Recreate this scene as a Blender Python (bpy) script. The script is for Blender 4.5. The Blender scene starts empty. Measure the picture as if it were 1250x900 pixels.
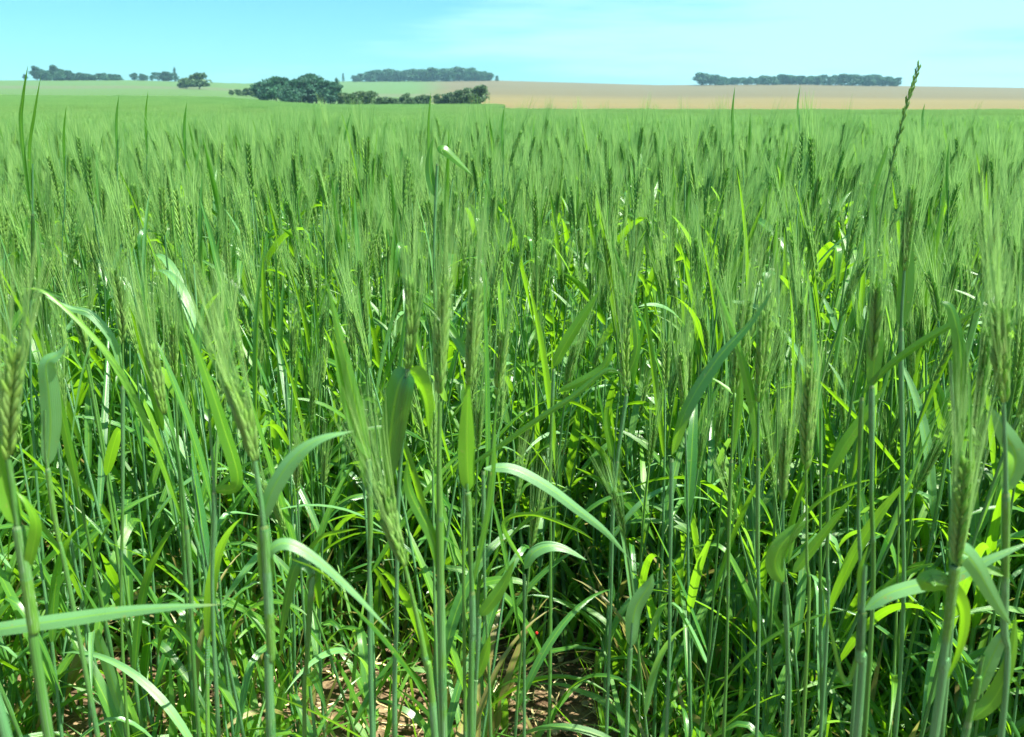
import bpy, math, random
import numpy as np
from mathutils import Vector, Matrix

SC = bpy.context.scene
COL = SC.collection
PI = math.pi
R = math.radians
random.seed(7)
rng = np.random.default_rng(7)

# ------------------------------------------------------------------ camera, sky, sun, exposure
ZC = 0.95            # camera height above the soil
FPX = 1050.0         # focal length in photograph pixels (1250 wide)
PITCH = math.atan(315.0 / FPX)
FAZ = FPX / math.cos(PITCH)          # pixels per unit of bearing at the horizon
FEL = FPX / math.cos(PITCH) ** 2     # pixels per unit of slope at the horizon
cam_d = bpy.data.cameras.new('camera')
cam = bpy.data.objects.new('camera', cam_d)
COL.objects.link(cam)
cam.location = (0, 0, ZC)
cam.rotation_euler = (PI / 2 - PITCH, 0, 0)
cam_d.sensor_width = 36.0
cam_d.lens = 36.0 * FPX / 1250.0
cam_d.clip_start = 0.02
cam_d.clip_end = 20000
cam_d.dof.use_dof = True
cam_d.dof.focus_distance = 1.25
cam_d.dof.aperture_fstop = 13.0
SC.camera = cam

SUN_EL, SUN_AZ = R(62), R(102)      # azimuth clockwise from +Y (the view direction)
world = bpy.data.worlds.new('World')
SC.world = world
world.use_nodes = True
wn, wl = world.node_tree.nodes, world.node_tree.links
wn.clear()
w_out = wn.new('ShaderNodeOutputWorld')
w_bg = wn.new('ShaderNodeBackground')
w_bg.inputs['Strength'].default_value = 0.050
sky = wn.new('ShaderNodeTexSky')
sky.sky_type = 'NISHITA'
sky.sun_disc = False
sky.sun_elevation = SUN_EL
sky.sun_rotation = SUN_AZ
sky.air_density = 1.0
sky.dust_density = 0.6
sky.ozone_density = 1.6
w_tint = wn.new('ShaderNodeMix'); w_tint.data_type = 'RGBA'; w_tint.blend_type = 'MULTIPLY'
w_tint.inputs[0].default_value = 1.0
w_tint.inputs[7].default_value = (0.50, 1.06, 1.30, 1)
wl.new(sky.outputs[0], w_tint.inputs[6])
# thin high cloud, procedural, all round the dome
w_tc = wn.new('ShaderNodeTexCoord')
w_map = wn.new('ShaderNodeMapping')
w_map.inputs['Scale'].default_value = (1.0, 1.0, 9.0)
w_map.inputs['Rotation'].default_value = (R(4), R(-5), 0)
w_noise = wn.new('ShaderNodeTexNoise')
w_noise.inputs['Scale'].default_value = 2.3
w_noise.inputs['Detail'].default_value = 7
w_noise.inputs['Roughness'].default_value = 0.52
w_ramp = wn.new('ShaderNodeMapRange')
w_ramp.interpolation_type = 'SMOOTHSTEP'
w_ramp.inputs[1].default_value = 0.42
w_ramp.inputs[2].default_value = 0.68
w_ramp.inputs[3].default_value = 0.0
w_ramp.inputs[4].default_value = 0.62
# the veil thickens towards the sun's side of the sky
w_sep = wn.new('ShaderNodeSeparateXYZ')
w_side = wn.new('ShaderNodeMapRange'); w_side.interpolation_type = 'SMOOTHSTEP'
w_side.inputs[1].default_value = -0.35; w_side.inputs[2].default_value = 0.45
w_side.inputs[3].default_value = -0.14; w_side.inputs[4].default_value = 0.16
w_add = wn.new('ShaderNodeMath'); w_add.operation = 'ADD'
wl.new(w_tc.outputs['Generated'], w_map.inputs[0])
wl.new(w_tc.outputs['Generated'], w_sep.inputs[0])
wl.new(w_map.outputs[0], w_noise.inputs[0])
wl.new(w_sep.outputs[0], w_side.inputs[0])
wl.new(w_noise.outputs[0], w_add.inputs[0]); wl.new(w_side.outputs[0], w_add.inputs[1])
wl.new(w_add.outputs[0], w_ramp.inputs[0])
w_cl = wn.new('ShaderNodeMix'); w_cl.data_type = 'RGBA'
w_cl.inputs[7].default_value = (5.0, 8.3, 9.3, 1)
wl.new(w_ramp.outputs[0], w_cl.inputs[0])
wl.new(w_tint.outputs[2], w_cl.inputs[6])
wl.new(w_cl.outputs[2], w_bg.inputs[0])
wl.new(w_bg.outputs[0], w_out.inputs[0])

sun_d = bpy.data.lights.new('sun', 'SUN')
sun_d.energy = 5.0
sun_d.angle = R(0.53)
sun_d.color = (1.0, 0.96, 0.86)
sun = bpy.data.objects.new('sun', sun_d)
COL.objects.link(sun)
sdir = Vector((math.sin(SUN_AZ) * math.cos(SUN_EL), math.cos(SUN_AZ) * math.cos(SUN_EL), math.sin(SUN_EL)))
sun.rotation_euler = sdir.to_track_quat('Z', 'Y').to_euler()
sun.location = (0, 0, 30)

SC.render.engine = 'CYCLES'
SC.view_settings.view_transform = 'Standard'
SC.view_settings.look = 'None'
SC.view_settings.exposure = 1.64
SC.view_settings.gamma = 1.0
cy = SC.cycles
cy.max_bounces = 7
cy.diffuse_bounces = 3
cy.glossy_bounces = 2
cy.transmission_bounces = 5
cy.transparent_max_bounces = 6
cy.volume_bounces = 0
cy.caustics_reflective = False
cy.caustics_refractive = False
cy.sample_clamp_indirect = 4
cy.use_denoising = True

# ------------------------------------------------------------------ pixel -> place
FW = np.array([0, math.cos(PITCH), -math.sin(PITCH)])
UP = np.array([0, math.sin(PITCH), math.cos(PITCH)])
RT = np.array([1.0, 0, 0])
CAMP = np.array([0, 0, ZC])
def P(px, py, D):
    """the point seen at photograph pixel (px, py) at distance D ahead of the camera"""
    r = FW + RT * (px - 625) / FPX + UP * (450 - py) / FPX
    return CAMP + r * (D / r[1])

# ------------------------------------------------------------------ terrain
def smooth(a, b, x):
    t = np.clip((x - a) / (b - a), 0, 1)
    return t * t * (3 - 2 * t)
RIDGE_X = [-900, 0, 160, 230, 300, 430, 600, 800, 970, 1250, 2200]
RIDGE_Y = [99, 98.5, 98.3, 100, 102, 99.5, 98.5, 104.2, 103.2, 107.5, 110]
def terrain(x, y):
    x = np.asarray(x, float); y = np.asarray(y, float)
    r = np.hypot(x, y)
    yy = np.where(y > 0.15 * r, y, 0.15 * r + 1e-6)
    px = 625 + FAZ * x / yy
    e = (135 - np.interp(px, RIDGE_X, RIDGE_Y)) / FEL * np.clip(yy / np.maximum(r, 1e-6), 0.3, 1)
    w = smooth(250, 420, px)
    Rr = 700 * (1 - w) + 900 * w
    ex = 1.5 * (1 - w) + 1.85 * w
    zr = ZC + Rr * e
    z = zr * (np.minimum(r, Rr) / Rr) ** ex
    z = z * smooth(8, 60, r)
    z = z - np.where(r > Rr, (r - Rr) ** 2 * 0.00012, 0)
    back = smooth(0.5, -0.1, y / np.maximum(r, 1e-6))
    z = z * (1 - back) + back * np.minimum(z, 4 + 0 * z)
    return np.maximum(z, -90)

# ------------------------------------------------------------------ mesh builder
class MB:
    def __init__(s):
        s.v = []; s.f = []; s.uv = []; s.r = []; s.m = []; s.n = 0
    def grid(s, V, closed=False, rnd=0.5, mat=0, wrap_uv=None):
        n, m = V.shape[:2]
        idx = np.arange(n * m).reshape(n, m) + s.n
        if closed:
            idx2 = np.concatenate([idx, idx[:, :1]], 1)
        else:
            idx2 = idx
        q = np.stack([idx2[:-1, :-1], idx2[:-1, 1:], idx2[1:, 1:], idx2[1:, :-1]], -1).reshape(-1, 4)
        s.f.append(q)
        s.v.append(V.reshape(-1, 3))
        u = np.linspace(0, 1, m); w = np.linspace(0, 1, n)
        s.uv.append(np.stack(np.meshgrid(u, w), -1).reshape(-1, 2))
        s.r.append(np.repeat(rnd, m) if np.ndim(rnd) else np.full(n * m, rnd))
        s.m.append(np.full(len(q), mat, np.int32))
        s.n += n * m
    def mesh(s, name, mats):
        v = np.concatenate(s.v); f = np.concatenate(s.f); uv = np.concatenate(s.uv)
        r = np.concatenate(s.r); m = np.concatenate(s.m)
        me = bpy.data.meshes.new(name)
        me.vertices.add(len(v)); me.vertices.foreach_set('co', v.astype(np.float32).ravel())
        me.loops.add(f.size); me.loops.foreach_set('vertex_index', f.astype(np.int32).ravel())
        me.polygons.add(len(f))
        me.polygons.foreach_set('loop_start', np.arange(0, f.size, 4, dtype=np.int32))
        me.polygons.foreach_set('material_index', m)
        me.polygons.foreach_set('use_smooth', np.ones(len(f), bool))
        ul = me.uv_layers.new(name='UVMap')
        ul.data.foreach_set('uv', uv[f.ravel()].astype(np.float32).ravel())
        a = me.attributes.new('rnd', 'FLOAT', 'POINT')
        a.data.foreach_set('value', r.astype(np.float32))
        for mt in mats: me.materials.append(mt)
        me.update()
        me.validate()
        return me

def frames(pts):
    T = np.gradient(pts, axis=0)
    T /= np.linalg.norm(T, axis=1, keepdims=True) + 1e-12
    return T
def tube(mb, pts, rad, sides=6, rnd=0.5, mat=0, squash=1.0):
    pts = np.asarray(pts, float); rad = np.broadcast_to(np.asarray(rad, float), (len(pts),))
    T = frames(pts)
    ref = np.array([0.3, 1.0, 0.2])
    A = np.cross(T, ref); A /= np.linalg.norm(A, axis=1, keepdims=True)
    B = np.cross(T, A)
    th = np.linspace(0, 2 * PI, sides, endpoint=False)
    V = pts[:, None] + rad[:, None, None] * (np.cos(th)[None, :, None] * A[:, None] + squash * np.sin(th)[None, :, None] * B[:, None])
    mb.grid(V, True, rnd, mat)
def catmull(ps, n):
    ps = np.asarray(ps, float)
    if len(ps) == 2:
        t = np.linspace(0, 1, n)[:, None]
        return ps[0] * (1 - t) + ps[1] * t
    q = np.vstack([2 * ps[0] - ps[1], ps, 2 * ps[-1] - ps[-2]])
    k = len(ps) - 1
    out = []
    for t in np.linspace(0, k - 1e-6, n):
        i = int(t); u = t - i
        a, b, c, d = q[i], q[i + 1], q[i + 2], q[i + 3]
        out.append(0.5 * ((2 * b) + (-a + c) * u + (2 * a - 5 * b + 4 * c - d) * u * u + (-a + 3 * b - 3 * c + d) * u ** 3))
    return np.array(out)

def blade_profile(s, blunt=0.0):
    return np.clip((s / 0.10), 0, 1) ** 0.5 * (0.62 + 0.38 * np.sin(np.clip(s / 0.45, 0, 1) * PI / 2)) * np.clip(1 - s ** 2.6, 0.0, 1) ** (0.9 - blunt) + 0.012
def blade(mb, pts, side, width, fold=0.25, across=3, rnd=0.5, mat=0, curl=None, prof=None):
    """a leaf blade along pts; side = unit vectors across the blade; fold = depth of its channel"""
    n = len(pts)
    T = frames(pts)
    side = side - (side * T).sum(1, keepdims=True) * T
    side /= np.linalg.norm(side, axis=1, keepdims=True) + 1e-12
    N = np.cross(T, side)
    s = np.linspace(0, 1, n)
    w = width * (blade_profile(s) if prof is None else prof(s)) * 0.5
    u = np.linspace(-1, 1, across)
    V = pts[:, None] + side[:, None] * (u[None, :, None] * w[:, None, None]) \
        + N[:, None] * ((np.abs(u)[None, :, None] - 0.4) * w[:, None, None] * fold)
    mb.grid(V, False, rnd, mat)

def leaf_curve(r, base, az, L, th0, bend, p=1.6, n=14, kink=None, wob=0.12):
    """centre line and side vectors of a grass leaf leaving a stem"""
    s = np.linspace(0, 1, n)
    th = th0 + bend * s ** p
    if kink is not None:
        th = th + kink[1] * smooth(kink[0] - 0.06, kink[0] + 0.06, s)
    th = np.clip(th, -0.2, R(172))
    a = az + wob * np.sin(s * 3 + r.uniform(0, 6)) * s
    d = np.stack([np.sin(th) * np.cos(a), np.sin(th) * np.sin(a), np.cos(th)], 1)
    step = L / (n - 1)
    pts = base + np.concatenate([[np.zeros(3)], np.cumsum((d[:-1] + d[1:]) / 2 * step, 0)])
    side = np.stack([-np.sin(a), np.cos(a), np.zeros(n)], 1)
    N = np.cross(d, side)
    tw = r.uniform(-1, 1) * 0.4 + r.normal() * 0.9 * s
    side = side * np.cos(tw)[:, None] + N * np.sin(tw)[:, None]
    return pts, side

# material slots of a plant mesh:  0 leaf, 1 stem, 2 ear, 3 awn
def ear(mbE, mbA, r, pts, rows=9, scale=1.0, lod=0, awn_len=0.10, rnd=0.5, mE=2, mA=3, open_=1.0, awn_w=0.00055):
    """a bearded ear along pts: spikelets alternate left and right of the rachis, each floret with its awn"""
    pts = catmull(pts, rows * 2 + 1)
    T = frames(pts)
    a0 = r.uniform(0, PI)
    ref = np.array([math.cos(a0), math.sin(a0), 0])
    if lod == 0:
        tube(mbE, pts, 0.0011 * scale, 5, rnd, mE)
    for i in range(rows * 2):
        c = pts[i]; t = T[i]
        A = np.cross(t, np.cross(ref, t)); A /= np.linalg.norm(A)
        B = np.cross(t, A)
        sgn = 1 if i % 2 else -1
        f = i / (rows * 2 - 1)
        size = scale * (0.62 + 0.55 * math.sin(PI * min(1, 0.10 + f * 0.82))) * r.uniform(0.82, 1.15)
        if lod == 0:
            fl = ((-0.62, 1.0), (0.0, 1.05), (0.62, 1.0))
        elif lod == 1:
            fl = ((-0.4, 1.1), (0.4, 1.1))
        else:
            fl = ((0.0, 1.5),)
        for (bo, sz) in fl:
            out = A * sgn * (0.26 + 0.16 * r.random()) * open_ + B * bo * 0.36 + r.normal(size=3) * 0.05
            d = t + out * 0.75; d /= np.linalg.norm(d)
            L = 0.0140 * size * sz
            b = c + A * sgn * 0.0012 * scale + B * bo * 0.0022 * scale
            if lod == 0:
                ss = np.array([0, 0.2, 0.5, 0.8, 1.0]); rr = np.array([0.4, 0.9, 1.0, 0.6, 0.05]) * 0.0016 * size
                tube(mbE, b + d * (ss * L)[:, None], rr, 5, np.clip(rnd + r.normal() * 0.12, 0, 1), mE)
            else:
                ss = np.array([0, 0.4, 1.0]); rr = np.array([0.4, 1.0, 0.05]) * 0.0024 * size
                tube(mbE, b + d * (ss * L)[:, None], rr, 3 if lod > 1 else 4, np.clip(rnd + r.normal() * 0.12, 0, 1), mE)
            if lod > 0 or bo != 0.0 or i % 2:
                al = awn_len * (0.55 + 0.55 * (1 - f) * 0.7 + 0.25 * r.random())
                ad = t + out * 0.14 + r.normal(size=3) * 0.045; ad /= np.linalg.norm(ad)
                ad2 = ad + A * sgn * 0.03 + B * bo * 0.03 + r.normal(size=3) * 0.035; ad2 /= np.linalg.norm(ad2)
                p0 = b + d * L * 0.9
                pp = np.array([p0, p0 + ad * al * 0.5, p0 + ad * al * 0.5 + ad2 * al * 0.5])
                sd = np.cross(ad, r.normal(size=3)); sd /= np.linalg.norm(sd)
                ww = awn_w * np.array([1.0, 0.75, 0.15])
                V = np.stack([pp - sd * ww[:, None], pp + sd * ww[:, None]], 1)
                mbA.grid(V, False, np.clip(rnd + r.normal() * 0.15, 0, 1), mA)

def stalk_path(r, H, lean, laz, n=12):
    t = np.linspace(0, 1, n)
    o = lean * H * t ** 1.7
    w = 0.006 * np.sin(t * 5 + r.uniform(0, 6)) * t
    return np.stack([o * math.cos(laz) + w, o * math.sin(laz) + w * 0.6, H * t], 1)
def along(pts, f):
    k = f * (len(pts) - 1); i = min(int(k), len(pts) - 2)
    return pts[i] + (pts[i + 1] - pts[i]) * (k - i)

def stem_mesh(mb, pts, r, rad=0.0021, sides=6, rnd=0.5, nodes=(0.16, 0.36, 0.6), mat=1, n=26):
    q = catmull(pts, n)
    s = np.linspace(0, 1, n)
    rr = rad * (1.12 - 0.55 * s)
    for nd in nodes:
        rr = rr * (1 + 0.30 * np.exp(-((s - nd) / 0.014) ** 2))
        rr = rr * (1 + 0.13 * smooth(nd, nd + 0.02, s) * (1 - smooth(nd + 0.12, nd + 0.17, s)))
    rv = np.full(n, float(rnd))
    for nd in nodes: rv = np.where(np.abs(s - nd) < 0.006, -0.70, rv)
    tube(mb, q, rr, sides, rv, mat)

def tiller(r, get, H=0.66, lod=0, lean=0.08, rnd=None, nleaf=5, has_ear=True, awn=0.088, wscale=1.0):
    """one wheat stalk; get(kind) hands out the mesh builder of each part"""
    rnd = r.uniform(0.2, 0.8) if rnd is None else rnd
    laz = r.uniform(0, 2 * PI)
    pts = stalk_path(r, H, lean, laz)
    stem_mesh(get('stem'), pts, r, 0.0021 * r.uniform(0.85, 1.15), (6, 4, 3)[min(lod, 2)], rnd, n=(26, 12, 5)[min(lod, 2)],
              nodes=(0.16, 0.36, 0.6) if lod == 0 else ())
    az = r.uniform(0, 2 * PI)
    fr = [0.12, 0.26, 0.42, 0.62, 0.82]
    fr = fr[-nleaf:] if nleaf else []
    for k, f in enumerate(fr):
        az += PI + r.normal() * 0.6
        f = f + r.normal() * 0.03
        top = f > 0.7
        L = (r.uniform(0.13, 0.20) if top else r.uniform(0.16, 0.27)) * (1.0 if f > 0.2 else 0.7)
        W = (r.uniform(0.011, 0.017) if top else r.uniform(0.009, 0.016)) * wscale
        if f < 0.2: W *= 0.7
        kink = (r.uniform(0.3, 0.7), r.uniform(R(40), R(110))) if r.random() < 0.28 else None
        up = top and r.random() < 0.6
        if up: L *= 1.3; W *= 0.72; kink = None
        lp, sd = leaf_curve(r, along(pts, f), az, L, R(r.uniform(2, 14) if up else r.uniform(10, 40)), R(r.uniform(0, 18) if up else r.choice([r.uniform(5, 50), r.uniform(50, 125)])), r.uniform(1.2, 2.4),
                            (15, 8, 4)[min(lod, 2)], kink)
        lr = np.clip(rnd + r.normal() * 0.2, 0, 1)
        if r.random() < 0.17: lr = 2.2 + r.random() * 0.6  # pale leaf: bloom plus highlights painted into its colour
        if f < 0.33 and r.random() < (0.6 if f < 0.2 else 0.12): lr = -1.0 - r.random() * 0.5      # dying bottom leaf
        blade(get('leaf'), lp, sd, W, r.uniform(0.1, 0.5), (5, 3, 2)[min(lod, 2)], lr, 0)
    tip = pts[-1]; d = pts[-1] - pts[-2]; d /= np.linalg.norm(d)
    if has_ear:
        nod = np.array([math.cos(laz), math.sin(laz), 0]) * r.uniform(0, 0.35)
        EL = r.uniform(0.055, 0.078)
        ep = [tip, tip + d * EL * 0.5 + nod * EL * 0.1, tip + d * EL + nod * EL * 0.4]
        ear(get('ear'), get('awn'), r, ep, (9, 8, 5)[min(lod, 2)], r.uniform(0.66, 0.88), lod, awn * r.uniform(0.85, 1.2), rnd,
            awn_w=(0.00028, 0.00046, 0.0011)[min(lod, 2)])

# ------------------------------------------------------------------ materials
def newmat(name):
    m = bpy.data.materials.new(name); m.use_nodes = True
    m.node_tree.nodes.clear()
    return m, m.node_tree.nodes, m.node_tree.links
def mixrgb(N, L, a, b, f, mode='MIX'):
    x = N.new('ShaderNodeMix'); x.data_type = 'RGBA'; x.blend_type = mode
    for sock, val in ((0, f), (6, a), (7, b)):
        if hasattr(val, 'is_linked'): L.new(val, x.inputs[sock])
        elif sock == 0: x.inputs[0].default_value = val
        else: x.inputs[sock].default_value = (*val, 1)
    return x.outputs[2]
def mathn(N, L, op, a, b=0.0, c=None):
    x = N.new('ShaderNodeMath'); x.operation = op
    for i, v in enumerate((a, b, c)):
        if v is None: continue
        if hasattr(v, 'is_linked'): L.new(v, x.inputs[i])
        else: x.inputs[i].default_value = v
    return x.outputs[0]
def maprange(N, L, v, a, b, c=0.0, d=1.0, smoothstep=True):
    x = N.new('ShaderNodeMapRange')
    if smoothstep: x.interpolation_type = 'SMOOTHSTEP'
    L.new(v, x.inputs[0])
    for i, k in enumerate((a, b, c, d)): x.inputs[i + 1].default_value = k
    return x.outputs[0]

def plant_mat(name, ca, cb, cg, cy_, trans, tcol, rough=0.42, spec=0.5, veins=True, glauc=0.5, sheen=0.0):
    """green tissue: hue drifts from ca to cb with the piece, cg is its waxy blue bloom, cy_ the dying colour"""
    m, N, L = newmat(name)
    out = N.new('ShaderNodeOutputMaterial')
    at = N.new('ShaderNodeAttribute'); at.attribute_name = 'rnd'
    oi = N.new('ShaderNodeObjectInfo')
    uv = N.new('ShaderNodeUVMap')
    sep = N.new('ShaderNodeSeparateXYZ'); L.new(uv.outputs[0], sep.inputs[0])
    tc = N.new('ShaderNodeTexCoord')
    ns = N.new('ShaderNodeTexNoise'); ns.inputs['Scale'].default_value = 28; ns.inputs['Detail'].default_value = 4
    L.new(tc.outputs['Object'], ns.inputs['Vector'])
    wax_glint = maprange(N, L, at.outputs['Fac'], 1.8, 1.95)           # pieces marked 2 and up wear waxy bloom, with bright glints put into the colour
    hue = mathn(N, L, 'ADD', mathn(N, L, 'MULTIPLY_ADD', wax_glint, -2.0, at.outputs['Fac']), mathn(N, L, 'MULTIPLY_ADD', oi.outputs['Random'], 0.7, -0.35))
    hue = mathn(N, L, 'ADD', hue, mathn(N, L, 'MULTIPLY_ADD', ns.outputs[0], 0.5, -0.25))
    hue = maprange(N, L, hue, 0.0, 1.0, smoothstep=False)
    col = mixrgb(N, L, ca, cb, hue)
    geo = N.new('ShaderNodeNewGeometry')
    rand2 = mathn(N, L, 'FRACT', mathn(N, L, 'MULTIPLY', mathn(N, L, 'ADD', at.outputs['Fac'], oi.outputs['Random']), 7.31))
    g = mathn(N, L, 'MULTIPLY', maprange(N, L, rand2, 0.2, 0.8), glauc)
    g = mathn(N, L, 'ADD', g, mathn(N, L, 'MULTIPLY', geo.outputs['Backfacing'], 0.35 * glauc))
    col = mixrgb(N, L, col, cg, g)
    col = mixrgb(N, L, col, (0.23, 0.50, 0.22), mathn(N, L, 'MULTIPLY', wax_glint, mathn(N, L, 'MULTIPLY_ADD', ns.outputs[0], 0.7, 0.4)))
    dying = maprange(N, L, at.outputs['Fac'], -0.6, -0.95)
    tipy = mathn(N, L, 'MULTIPLY', maprange(N, L, mathn(N, L, 'ADD', sep.outputs[1], mathn(N, L, 'MULTIPLY_ADD', rand2, 0.3, -0.3)), 0.86, 1.0), 0.6 if veins else 0.0)
    col = mixrgb(N, L, col, cy_, mathn(N, L, 'MAXIMUM', dying, tipy))
    bump = None
    if veins:
        wv = mathn(N, L, 'SINE', mathn(N, L, 'MULTIPLY', sep.outputs[0], 75.0))
        col = mixrgb(N, L, col, (0.58, 0.66, 0.52), mathn(N, L, 'MULTIPLY_ADD', wv, 0.5, 0.5), 'MULTIPLY')
        sp = N.new('ShaderNodeTexNoise'); sp.inputs['Scale'].default_value = 260; sp.inputs['Detail'].default_value = 2
        L.new(tc.outputs['Object'], sp.inputs['Vector'])
        col = mixrgb(N, L, col, (0.30, 0.30, 0.08), maprange(N, L, sp.outputs[0], 0.68, 0.74, 0.0, 0.7))
        rib = mathn(N, L, 'ABSOLUTE', mathn(N, L, 'SUBTRACT', sep.outputs[0], 0.5))
        col = mixrgb(N, L, (cb[0] * 1.5, cb[1] * 1.25, cb[2] * 1.6), col, maprange(N, L, rib, 0.02, 0.06, 0.35, 1.0))
        bm = N.new('ShaderNodeBump'); bm.inputs['Strength'].default_value = 0.25; bm.inputs['Distance'].default_value = 0.0004
        L.new(wv, bm.inputs['Height']); bump = bm.outputs[0]
    if name == 'stem_green':                                      # fine ribs and patchy bloom along the straw
        cx = N.new('ShaderNodeCombineXYZ')
        L.new(mathn(N, L, 'MULTIPLY', sep.outputs[0], 14.0), cx.inputs[0]); L.new(mathn(N, L, 'MULTIPLY', sep.outputs[1], 9.0), cx.inputs[1]); L.new(at.outputs['Fac'], cx.inputs[2])
        rn = N.new('ShaderNodeTexNoise'); rn.inputs['Scale'].default_value = 1.6; rn.inputs['Detail'].default_value = 5; L.new(cx.outputs[0], rn.inputs['Vector'])
        col = mixrgb(N, L, col, (0.34, 0.46, 0.36), maprange(N, L, rn.outputs[0], 0.5, 0.72, 0.0, 0.35))
        col = mixrgb(N, L, col, (0.05, 0.16, 0.03), maprange(N, L, rn.outputs[0], 0.48, 0.3, 0.0, 0.6))
        sb = N.new('ShaderNodeBump'); sb.inputs['Strength'].default_value = 0.5; sb.inputs['Distance'].default_value = 0.0005
        L.new(mathn(N, L, 'SINE', mathn(N, L, 'MULTIPLY', sep.outputs[0], 88.0)), sb.inputs['Height']); bump = sb.outputs[0]
    bs = N.new('ShaderNodeBsdfPrincipled')
    L.new(col, bs.inputs['Base Color'])
    rr = mathn(N, L, 'MULTIPLY_ADD', ns.outputs[0], 0.22, rough - 0.11)
    rr = mathn(N, L, 'SUBTRACT', rr, mathn(N, L, 'MULTIPLY', maprange(N, L, rand2, 0.55, 0.7), 0.14))
    L.new(rr, bs.inputs['Roughness'])
    bs.inputs['Specular IOR Level'].default_value = spec
    if bump: L.new(bump, bs.inputs['Normal'])
    tr = N.new('ShaderNodeBsdfTranslucent')
    tcl = mixrgb(N, L, col, tcol, 0.62)
    tcl = mixrgb(N, L, tcl, cy_, mathn(N, L, 'MULTIPLY', dying, 0.8))
    L.new(tcl, tr.inputs['Color'])
    mx = N.new('ShaderNodeMixShader'); mx.inputs[0].default_value = trans
    L.new(bs.outputs[0], mx.inputs[1]); L.new(tr.outputs[0], mx.inputs[2])
    L.new(mx.outputs[0], out.inputs[0])
    return m

M_LEAF = plant_mat('leaf_green', (0.026, 0.150, 0.010), (0.155, 0.38, 0.012), (0.070, 0.24, 0.075), (0.36, 0.30, 0.10), 0.45, (0.38, 0.80, 0.010), 0.43, 1.0, glauc=0.45)
M_STEM = plant_mat('stem_green', (0.05, 0.21, 0.026), (0.13, 0.33, 0.040), (0.12, 0.33, 0.14), (0.36, 0.30, 0.10), 0.12, (0.2, 0.5, 0.05), 0.38, 0.5, veins=False, glauc=0.75)
M_EAR = plant_mat('ear_green', (0.15, 0.34, 0.055), (0.28, 0.46, 0.09), (0.26, 0.42, 0.15), (0.40, 0.34, 0.14), 0.4, (0.36, 0.80, 0.10), 0.5, 0.35, veins=False, glauc=0.5)
M_AWN = plant_mat('awn_green', (0.19, 0.40, 0.080), (0.34, 0.53, 0.14), (0.29, 0.47, 0.18), (0.40, 0.36, 0.16), 0.45, (0.34, 0.62, 0.18), 0.5, 0.4, veins=False, glauc=0.4)
M_WEED = plant_mat('weed_green', (0.05, 0.20, 0.015), (0.14, 0.34, 0.03), (0.10, 0.24, 0.09), (0.45, 0.38, 0.12), 0.4, (0.30, 0.65, 0.03), 0.4, 0.5, veins=False)
PM = [M_LEAF, M_STEM, M_EAR, M_AWN]

def straw_mat():
    m, N, L = newmat('straw_dry')
    out = N.new('ShaderNodeOutputMaterial'); bs = N.new('ShaderNodeBsdfPrincipled')
    at = N.new('ShaderNodeAttribute'); at.attribute_name = 'rnd'
    c = mixrgb(N, L, (0.28, 0.20, 0.07), (0.75, 0.66, 0.33), at.outputs['Fac'])
    L.new(c, bs.inputs['Base Color']); bs.inputs['Roughness'].default_value = 0.6
    L.new(bs.outputs[0], out.inputs[0]); return m
M_STRAW = straw_mat()
def clod_mat():
    m, N, L = newmat('dry_soil')
    out = N.new('ShaderNodeOutputMaterial'); bs = N.new('ShaderNodeBsdfPrincipled')
    at = N.new('ShaderNodeAttribute'); at.attribute_name = 'rnd'
    tc = N.new('ShaderNodeTexCoord')
    ns = N.new('ShaderNodeTexNoise'); ns.inputs['Scale'].default_value = 220; ns.inputs['Detail'].default_value = 5
    L.new(tc.outputs['Object'], ns.inputs['Vector'])
    c = mixrgb(N, L, (0.16, 0.105, 0.055), (0.55, 0.44, 0.27), at.outputs['Fac'])
    c = mixrgb(N, L, c, (0.6, 0.6, 0.6), mathn(N, L, 'MULTIPLY', ns.outputs[0], 0.6), 'MULTIPLY')
    bm = N.new('ShaderNodeBump'); bm.inputs['Distance'].default_value = 0.002; L.new(ns.outputs[0], bm.inputs['Height'])
    L.new(bm.outputs[0], bs.inputs['Normal'])
    L.new(c, bs.inputs['Base Color']); bs.inputs['Roughness'].default_value = 0.95
    L.new(bs.outputs[0], out.inputs[0]); return m
M_CLOD = clod_mat()

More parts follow.
